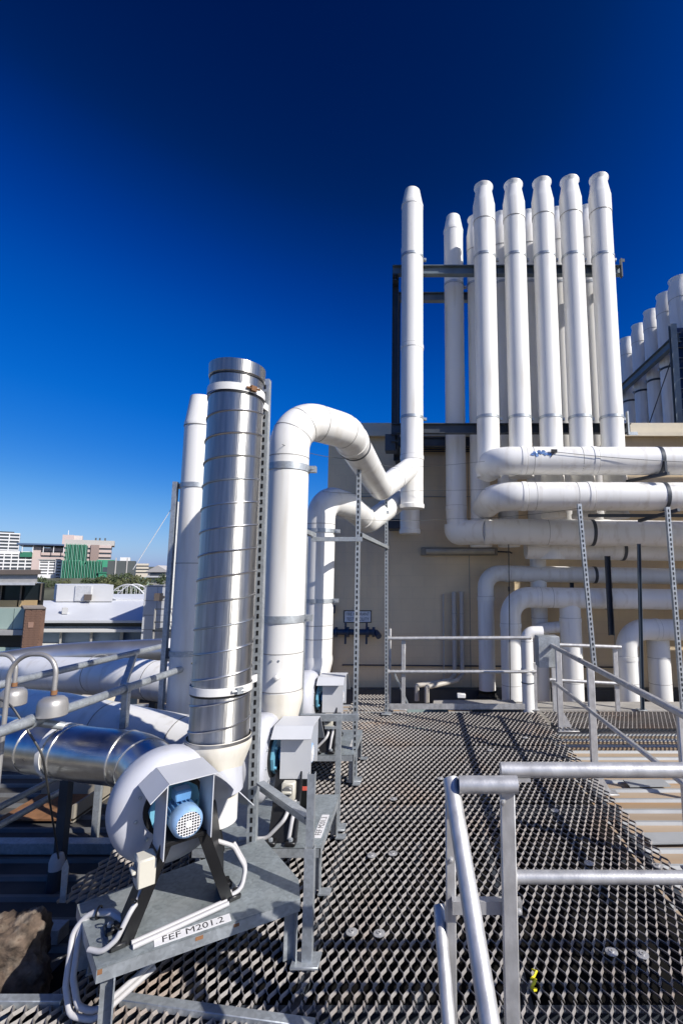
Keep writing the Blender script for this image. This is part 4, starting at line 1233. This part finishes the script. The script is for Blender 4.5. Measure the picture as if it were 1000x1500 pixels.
# ------------------------------------------------------------------ neighbouring buildings at left
GLASSD = mat('dark_glazing', (.02, .025, .03), .12, var=.3, scale=.5)
SHEAR, TURN = {}, {}
def part_box(t, name, x0, x1, y0, y1, z0, z1, m):
    b = MB().box(x0, x1, y0, y1, z0, z1)
    if t.name in SHEAR:                    # plan with an acute corner
        yr, k = SHEAR[t.name]
        b.v = [V((p.x - (p.y - y0) * k, p.y, p.z)) for p in b.v]
    if t.name in TURN:                     # a block turned on its plot
        xc, yr, zb, cs = TURN[t.name]
        b.v = [V(((p.x - xc) * cs, p.y - yr, p.z - zb)) for p in b.v]
    return b.build(name, m, t)
def town(name, label, cat, xc, y, zb=-20):
    ph = math.atan2(-xc, y) - R(3)
    t = thing(name, label, cat, (xc, y, zb), None, ph)
    TURN[t.name] = (xc, y, zb, math.cos(ph))
    return t
BROWN = mat('brown_fascia', (.16, .13, .11), .6, var=.15, scale=1)
TANP = mat('tan_panel', (.48, .34, .17), .6, var=.15, scale=1)
GREENP = mat('pale_green_cladding', (.37, .47, .41), .55, var=.06, scale=.7)
BRICK = mat('brown_brick', (.26, .15, .10), .85, var=.2, scale=3)
MORTAR = mat('mortar', (.30, .26, .22), .9)
FIBRE = mat('grey_soffit', (.40, .39, .37), .6)
t = thing('green_clad_building', 'low building with pale green cladding, brown brick corner and dark flat roof', 'building', (-22, 26, -26))
SHEAR[t.name] = (23.5, .86)
part_box(t, 'roof_slab', -34, -18.25, 23.6, 40, 1.85, 2.08, BROWN)
part_box(t, 'fascia', -34, -18.5, 23.75, 40, 1.42, 1.848, FIBRE)
part_box(t, 'gutter', -34, -18.47, 23.6, 23.75, 1.34, 1.46, mat('pale_gutter', (.55, .56, .58), .5))
part_box(t, 'upper_wall', -34, -18.75, 24.6, 40, .2, 1.42, GLASSD)
for k in range(6):
    x = -18.8 - k * 1.0
    part_box(t, 'mullion', x - .08, x, 24.5, 24.6, .57, 1.42, BROWN)
for k in range(6):
    x = -18.85 - k * 1.0
    part_box(t, 'spandrel_panel', x - .93, x, 24.35, 24.5, .27, .58, TANP)
part_box(t, 'lower_wall', -34, -18.0, 23.45, 40, -26, .255, mat('mid_wall', (.33, .36, .33), .7))
for k in range(5):
    x = -18.15 - k * .95
    part_box(t, 'cladding_panel', x - .93, x, 23.3, 23.45, -.70, .25, GREENP)
    part_box(t, 'cladding_panel', x - .93, x, 23.3, 23.45, -3.2, -1.55, GREENP)
part_box(t, 'window_band', -24, -18.15, 23.4, 23.46, -1.55, -.70, GLASSD)
part_box(t, 'window_hood', -24, -18.3, 23.0, 23.4, -.95, -.72, FIBRE)
part_box(t, 'corner_trim', -18.15, -17.95, 23.2, 23.45, -5, .27, GREENP)
bw = part_box(t, 'brick_pier', -17.93, -17.0, 22.5, 26, -26, .28, BRICK)
part_box(t, 'coping', -17.98, -16.95, 22.45, 26, .28, .34, MORTAR)
part_box(t, 'wall_plate', -17.72, -17.47, 22.47, 22.5, -.55, -.30, mat('pinkish_plate', (.45, .27, .19), .7))
brick_me = MB().box(-.112, .112, -.012, .0, -.032, .032).build('brick', BRICK, bw, base=(0, 0, 0))
brick_me.location = V((-17.80, 22.5, .22)) - BASE[t.name]
bb = bpy.data.objects['brick']
kk = 0
for j in range(24):
    for i in range(4):
        x = -17.80 + i * .235 + (.0 if j % 2 else .06)
        z = .22 - j * .078
        if x > -17.1 or (j == 0 and i == 0):
            continue
        o = bb.copy()
        COL.objects.link(o)
        o.parent = bw
        o.location = V((x, 22.5 - .004 * ((i * 7 + j * 3) % 3), z)) - BASE[t.name]
ROOFW = mat('white_roofing', (.74, .74, .73), .5, var=.05, scale=.3)
t = thing('white_roofed_building', 'long white low building with sloping roof and dark window bands', 'building', (-29, 46, -26))
SHEAR[t.name] = (46, .78)
part_box(t, 'upstand', -33.9, -28.6, 46, 52, -.62, .92, ROOFW)
part_box(t, 'upstand_panel', -32.1, -30.6, 45.9, 46, -.55, .85, mat('white_roofing_grey', (.66, .67, .68), .5))
part_box(t, 'hatch', -31.0, -30.3, 45.6, 45.9, -.50, .05, BROWN)
MB().add([(-36, 42.0, -2.0), (-18, 42.0, -2.0), (-18, 46.5, -.55), (-36, 46.5, -.55), (-36, 42.0, -2.2), (-18, 42.0, -2.2), (-18, 46.5, -2.2), (-36, 46.5, -2.2)],
         [(0, 1, 2, 3), (0, 4, 5, 1), (1, 5, 6, 2), (2, 6, 7, 3), (3, 7, 4, 0)]).build('sloping_roof', mat('pale_sheet_roof', (.60, .62, .66), .45, var=.05, scale=.3), t)
part_box(t, 'rear_roof', -28.6, -10, 46.5, 60, -.8, -.45, ROOFW)
part_box(t, 'wall', -36, -18, 42.6, 60, -26, -2.2, mat('blue_grey_glazed_wall', (.20, .27, .38), .3, var=.15, scale=.4))
for z in (-2.55, -4.35):
    part_box(t, 'window_band', -36, -18, 42.52, 42.6, z, z + .42, GLASSD)
for z in (-2.72, -3.95, -4.9):
    part_box(t, 'ledge', -36, -18, 41.7, 42.6, z - .22, z, ROOFW)
for k in range(5):
    x = -33 + k * 2.6
    part_box(t, 'fin', x, x + .18, 42.1, 42.6, -3.95, -2.95, FIBRE)
part_box(t, 'roof_vent', -31.2, -30.7, 43.2, 43.7, -1.55, -1.0, ROOFW)
t = thing('panelled_building', 'pale panelled block with a floodlight and steel balcony, behind the slim stack', 'building', (-17, 34, -26))
TILEW = mat('pale_wall_panel', (.60, .615, .64), .55, var=.05, scale=.5)
wl = part_box(t, 'wall', -18.95, -9.0, 34.05, 44, -26, 1.04, MORTAR)
for i in range(4):
    for j in range(5):
        MB().box(-18.98 + i * .95, -18.98 + i * .95 + .93, 33.99, 34.06, 1.06 - (j + 1) * .98, 1.06 - j * .98 - .03).build('wall_panel', TILEW, t, bevel=.008)
part_box(t, 'coping', -19.05, -9, 33.95, 44, 1.04, 1.12, FIBRE)
part_box(t, 'stair_or_shadow_tower', -15.6, -11.2, 36, 43, 1.1, 7.2, TILEW)  # unseen tall block added to cast shadow on the white building's roof
part_box(t, 'mast', -16.95, -16.52, 32.9, 33.3, -2, 6.85, mat('mast_paint', (.62, .62, .60), .5))
lf = part_box(t, 'floodlight', -17.85, -17.45, 33.2, 33.6, .1, .6, BROWN)
part_box(t, 'floodlight_arm', -17.6, -17.5, 33.6, 34.0, .3, .4, BROWN)
for z in (-1.3, -.45):
    part_box(t, 'balcony_rail', -17.5, -15.8, 32.8, 32.87, z, z + .06, DARK)
part_box(t, 'balcony_floor', -17.6, -15.8, 32.8, 34, -1.9, -1.75, DARK)
part_box(t, 'balcony_post', -17.55, -17.47, 32.8, 32.88, -3.2, -.4, FIBRE)
part_box(t, 'window', -17.2, -15.8, 33.95, 34.0, -1.2, -.2, GLASSD)
wr = MB().tube([(-16.75, 33, 6.75), (-19.3, 33, 2.2)], .022, 6).build('mast_stay', PLATEW, base=(-16.75, 33, 6.75))
tag(wr, 'thin white stay line rising to the pale mast against the sky', 'wire')

# ------------------------------------------------------------------ the far town
def slab_tower(label, x0, x1, y, z0, z1, depth, wall, floors, bandm, band_h=.55, piers=0, cat='building', name='apartment_block', cap=None, side=True):
    t = town(name, label, cat, (x0 + x1) / 2, y, z0 - 20)
    part_box(t, 'core', x0 + .3, x1 - .3, y + .6, y + depth, z0 - 25, z1 - .3, bandm)
    fh = (z1 - z0) / floors
    for k in range(floors):
        z = z0 + k * fh
        part_box(t, 'floor_band', x0, x1, y, y + depth + .3, z + fh * band_h, z + fh, wall)
    part_box(t, 'podium', x0, x1, y, y + depth + .3, z0 - 25, z0 + .05, wall)
    for k in range(piers + 1 if piers else 0):
        x = x0 + (x1 - x0) * k / piers
        part_box(t, 'pier', max(x0 - .05, x - .45), min(x1 + .05, x + .45), y - .12, y + .5, z0 - 1, z1 - .05, wall)
    if cap:
        part_box(t, 'roof_slab', x0 - 1.2, x1 + 1.2, y - 1.0, y + depth + 1, z1 + .01, z1 + .9, cap)
    return t
CW = mat('city_white', (.66, .66, .66), .6, var=.04, scale=.05)
CP = mat('city_pink', (.50, .40, .37), .7, var=.06, scale=.05)
CG = mat('city_grey', (.42, .40, .38), .7, var=.06, scale=.05)
CBR = mat('city_brown', (.27, .20, .18), .7, var=.06, scale=.05)
CGL = mat('city_glass', (.05, .06, .075), .25, var=.3, scale=.1)
CGR = mat('city_green', (.035, .24, .14), .5, var=.12, scale=.08)
CGR2 = mat('city_green_dark', (.02, .15, .09), .5, var=.12, scale=.08)
CDK = mat('city_charcoal', (.075, .085, .085), .5, var=.08, scale=.05)
CBL = mat('city_blue_roof', (.07, .12, .22), .4)
t = slab_tower('tall balconied apartment block at the far left skyline edge', -392, -346.5, 420, 16, 39.2, 20, CW, 8, CGL, .62, 5)
part_box(t, 'penthouse', -392, -352, 423, 436, 39.2, 40.5, CGL)
t = slab_tower('white gridded block below the balconied tower at the left edge', -352, -301.5, 380, -2, 20.6, 20, CW, 8, CGL, .62, 9)
part_box(t, 'parapet', -352, -301, 379.8, 400.5, 18.6, 21.0, CW)
t = slab_tower('pinkish hospital wing with horizontal window bands', -312, -283, 402, 2, 24.2, 30, CP, 6, CGL, .40, 0, name='hospital_wing')
part_box(t, 'end_wall', -283, -262, 404, 432, -20, 25.5, CBR)
part_box(t, 'stair_or_shadow_tower', -318, -311.5, 401, 430, -20, 25, CP)
part_box(t, 'canopy_roof', -330, -262, 396, 440, 26.2, 27.4, CBL)
for k in range(7):
    part_box(t, 'canopy_post', -326 + k * 8, -325.4 + k * 8, 398, 398.6, 20, 26.2, CW)
part_box(t, 'rooftop_plant', -305, -285, 408, 425, 24.2, 26.0, CGL)
part_box(t, 'green_panel', -327, -318, 399, 420, 16.5, 20.5, CGR2)
t = slab_tower('pinkish hospital wing farther right, behind the green building', -262, -228, 360, 4, 24.3, 28, CP, 6, CGL, .42, 0, name='hospital_wing')
part_box(t, 'grey_plant_floor', -262, -226, 361, 386, 24.3, 28.0, CG)
part_box(t, 'dark_core', -243, -237, 359, 386, 0, 24.5, CBR)
for x in (-241, -238, -234):
    part_box(t, 'flue', x, x + 1.2, 366, 367.2, 28, 30.2, CDK)
t = town('rooftop_block', 'plain pinkish box standing highest above the hospital roofs', 'building', -300, 420, 15)
part_box(t, 'wall', -308.5, -299, 418, 434, 15, 36.6, CP)
part_box(t, 'wall', -299, -291.8, 420, 434, 15, 36.4, mat('city_pale_pink', (.58, .51, .47), .7))
part_box(t, 'mast', -304.6, -304.1, 424, 424.5, 36, 41, CW)
t = slab_tower('small white office block in front of the hospital', -256.5, -244.5, 330, 2.5, 12.2, 14, CW, 5, CGL, .45, 2)
part_box(t, 'lower_wall', -256.5, -246, 328, 330, -25, 2.4, CW)
part_box(t, 'roof_cap', -258, -243, 329, 345, 12.3, 13.0, CG)
part_box(t, 'side_pier', -246, -241.5, 328.5, 345, -25, 12.1, CW)
for k in range(7):
    part_box(t, 'window', -245, -242.4, 328.3, 328.5, 10.2 - k * 2.1, 11.3 - k * 2.1, CGL)
t = town('green_hospital', 'bright green louvred hospital building with stepped wings', 'building', -228, 330)
part_box(t, 'core', -239, -216, 331, 350, -25, 11.5, CGR2)
part_box(t, 'tower', -239, -226, 332, 350, 10, 22.6, CGR2)
for k in range(14):
    x = -239.5 + k * 1.0
    part_box(t, 'fin', x, x + .38, 330.6, 332, 9.5, 23.2, mat('city_green_pale', (.17, .38, .28), .5) if k % 3 else CGR)
for k in range(26):
    x = -240.5 + k * 1.05
    part_box(t, 'fin', x, x + .42, 327.5, 330.5, -7 + (3.5 if k % 7 > 4 else 0), 12.0 - (2.6 if 11 < k < 15 else 0), CGR if k % 2 else MATS['city_green_pale'])
part_box(t, 'wing', -216, -193, 326, 340, -1.4, 3.2, CGR)
part_box(t, 'wing_roof', -216.5, -203, 325.5, 340, 3.2, 4.2, CGR2)
part_box(t, 'wing_window', -203, -199, 325.7, 326, -.6, 2.6, CGL)
part_box(t, 'wing_panel', -199, -196, 325.6, 326, -1.0, 3.0, CW)
part_box(t, 'upper_wing', -218, -206, 329, 345, 7.5, 12.6, CGR)
part_box(t, 'recess', -216, -206.5, 328.5, 330, 3.8, 7.5, CGL)
part_box(t, 'ramp_frame', -216, -200, 318, 319, -7, -1.8, CG)
t = town('charcoal_building', 'dark charcoal block with a flat top, right of the green building', 'building', -182, 300)
part_box(t, 'wall', -191, -174.4, 300, 318, -25, 10.8, CDK)
part_box(t, 'roof_plant', -184, -178, 303, 312, 10.8, 13.0, CW)
for x in (-186.5, -179.8):
    part_box(t, 'service_riser', x, x + .7, 299.6, 300, -8, 12.6, CG)
t = slab_tower('small distant banded building on the skyline near the slim stack', -290, -277, 500, 4, 14, 14, mat('city_cream', (.55, .50, .42), .7), 3, CGL, .4, 0)
t = thing('hillside_house', 'hillside house with pale gabled roof among dark trees', 'house', (-138, 260, -10))
part_box(t, 'wall', -144, -133, 260, 268, -10, 3.6, CG)
MB().add([(-145, 259, 3.6), (-132, 259, 3.6), (-138.5, 259, 7.2), (-145, 269, 3.6), (-132, 269, 3.6), (-138.5, 269, 7.2)], [(0, 1, 2), (3, 5, 4), (0, 2, 5, 3), (1, 4, 5, 2), (0, 3, 4, 1)]).build('roof', mat('city_roof', (.50, .47, .45), .6), t)
part_box(t, 'balcony', -143.5, -134, 258, 260, .8, 1.6, CW)
part_box(t, 'window', -142.5, -135, 259.7, 260, 1.8, 3.2, CGL)
part_box(t, 'lower_wall', -150, -143, 258, 266, -10, .8, mat('city_pale_green', (.30, .40, .33), .7))

# arched footbridge
t = thing('arched_bridge', 'white steel arch footbridge beyond the low white roofs', 'bridge', (-77, 132, -8))
for yy in (130.0, 133.5):
    pts = []
    for k in range(21):
        q = k / 20
        pts.append((-83.2 + 12.2 * q, yy, -5.2 + 4.6 * (1 - (2 * q - 1) ** 2)))
    MB().tube(pts, .20, 8).build('arch', CW, t)
    for k in range(2, 19, 2):
        x, _, z = pts[k]
        MB().tube([(x, yy, -5.2), (x, yy, z)], .06, 6).build('hanger', CW, t)
for k in range(4, 18, 3):
    q = k / 20
    z = -5.2 + 4.6 * (1 - (2 * q - 1) ** 2)
    MB().tube([(-83.2 + 12.2 * q, 130, z), (-83.2 + 12.2 * q, 133.5, z)], .08, 6).build('tie', CW, t)
part_box(t, 'deck', -86, -66, 129.8, 133.7, -5.7, -5.2, CW)

# ------------------------------------------------------------------ trees in the far town
LEAF = mat('dark_foliage', (.050, .072, .028), .8, var=.45, scale=.6)
LEAF2 = mat('olive_foliage', (.085, .095, .035), .8, var=.45, scale=.6)
BARK = mat('bark', (.10, .08, .06), .9)
def tree(label, x, y, z, h, w, m, name='town_tree', nleaf=420):
    t = thing(name, label, 'tree', (x, y, z), 'trees in the far town')
    rnd = random.Random(int(x * 13 + y * 7))
    b = MB()
    b.tube([(x, y, z - 3), (x + .2, y, z + h * .3), (x + .1, y, z + h * .6)], [.35, .26, .1], 8)
    for k in range(5):
        a = k * 1.3
        b.tube([(x + .15, y, z + h * .35), (x + w * .3 * math.cos(a), y + w * .3 * math.sin(a), z + h * .7)], [.14, .04], 6)
    b.build('trunk', BARK, t)
    vs, fs = [], []
    cl = [(rnd.uniform(-.33, .33) * w, rnd.uniform(-.33, .33) * w, h * rnd.uniform(.4, .88), rnd.uniform(.14, .26) * w) for _ in range(11)]
    for k in range(nleaf):
        cx, cy, cz, cr = cl[k % len(cl)]
        d = V((rnd.gauss(0, 1), rnd.gauss(0, 1), rnd.gauss(0, .8))).normalized() * cr * rnd.uniform(.5, 1.05)
        c = V((x + cx, y + cy, z + cz)) + d
        u = V((rnd.gauss(0, 1), rnd.gauss(0, 1), rnd.gauss(0, 1))).normalized()
        v = u.orthogonal().normalized()
        s = rnd.uniform(.25, .55) * w / 9
        i = len(vs)
        vs += [c - u * s, c + v * s * .7, c + u * s, c - v * s * .7]
        fs.append((i, i + 1, i + 2, i + 3))
    MB().add(vs, fs).build('crown', m, t, smooth=False, recalc=False)
    return t
TR = [(-236, 300, -9, 10, 11, 'tree left of the green building foot'), (-225, 298, -9, 8.5, 10, 'low tree under the green fins'), (-212, 296, -9, 8, 10, 'low tree under the green wing'),
      (-196, 290, -8, 8.5, 10, 'dark tree before the green wing end'), (-186, 285, -8, 9, 11, 'dark tree at the foot of the charcoal block'), (-174, 275, -8, 10.5, 12, 'broad dark tree right of the charcoal block'),
      (-166, 268, -7, 10, 10, 'tree between the charcoal block and the house'), (-157, 262, -7, 11, 10, 'tall dark tree left of the hillside house'), (-148, 252, -7, 9.5, 10, 'dark tree below the hillside house balcony'),
      (-138, 246, -7, 8.5, 9, 'olive tree in front of the hillside house'), (-131, 250, -7, 9.5, 9, 'tree beside the slim stack right of the house'), (-125, 200, -8.5, 7.5, 10, 'olive tree behind the arch bridge left end'),
      (-117, 196, -8.5, 7, 9, 'dull tree behind the arch bridge crown'), (-108, 192, -8.5, 7, 9, 'dull tree behind the arch bridge right end'), (-133, 205, -8.5, 7.5, 10, 'tree above the white roof, left of the arch bridge')]
for i, (x, y, z, h, w, lab) in enumerate(TR):
    tree(('olive ' if i % 3 == 2 and 'olive' not in lab else '') + lab + ' in the far town', x, y, z, h, w, LEAF2 if (i % 3 == 2 or 'olive' in lab) else LEAF)
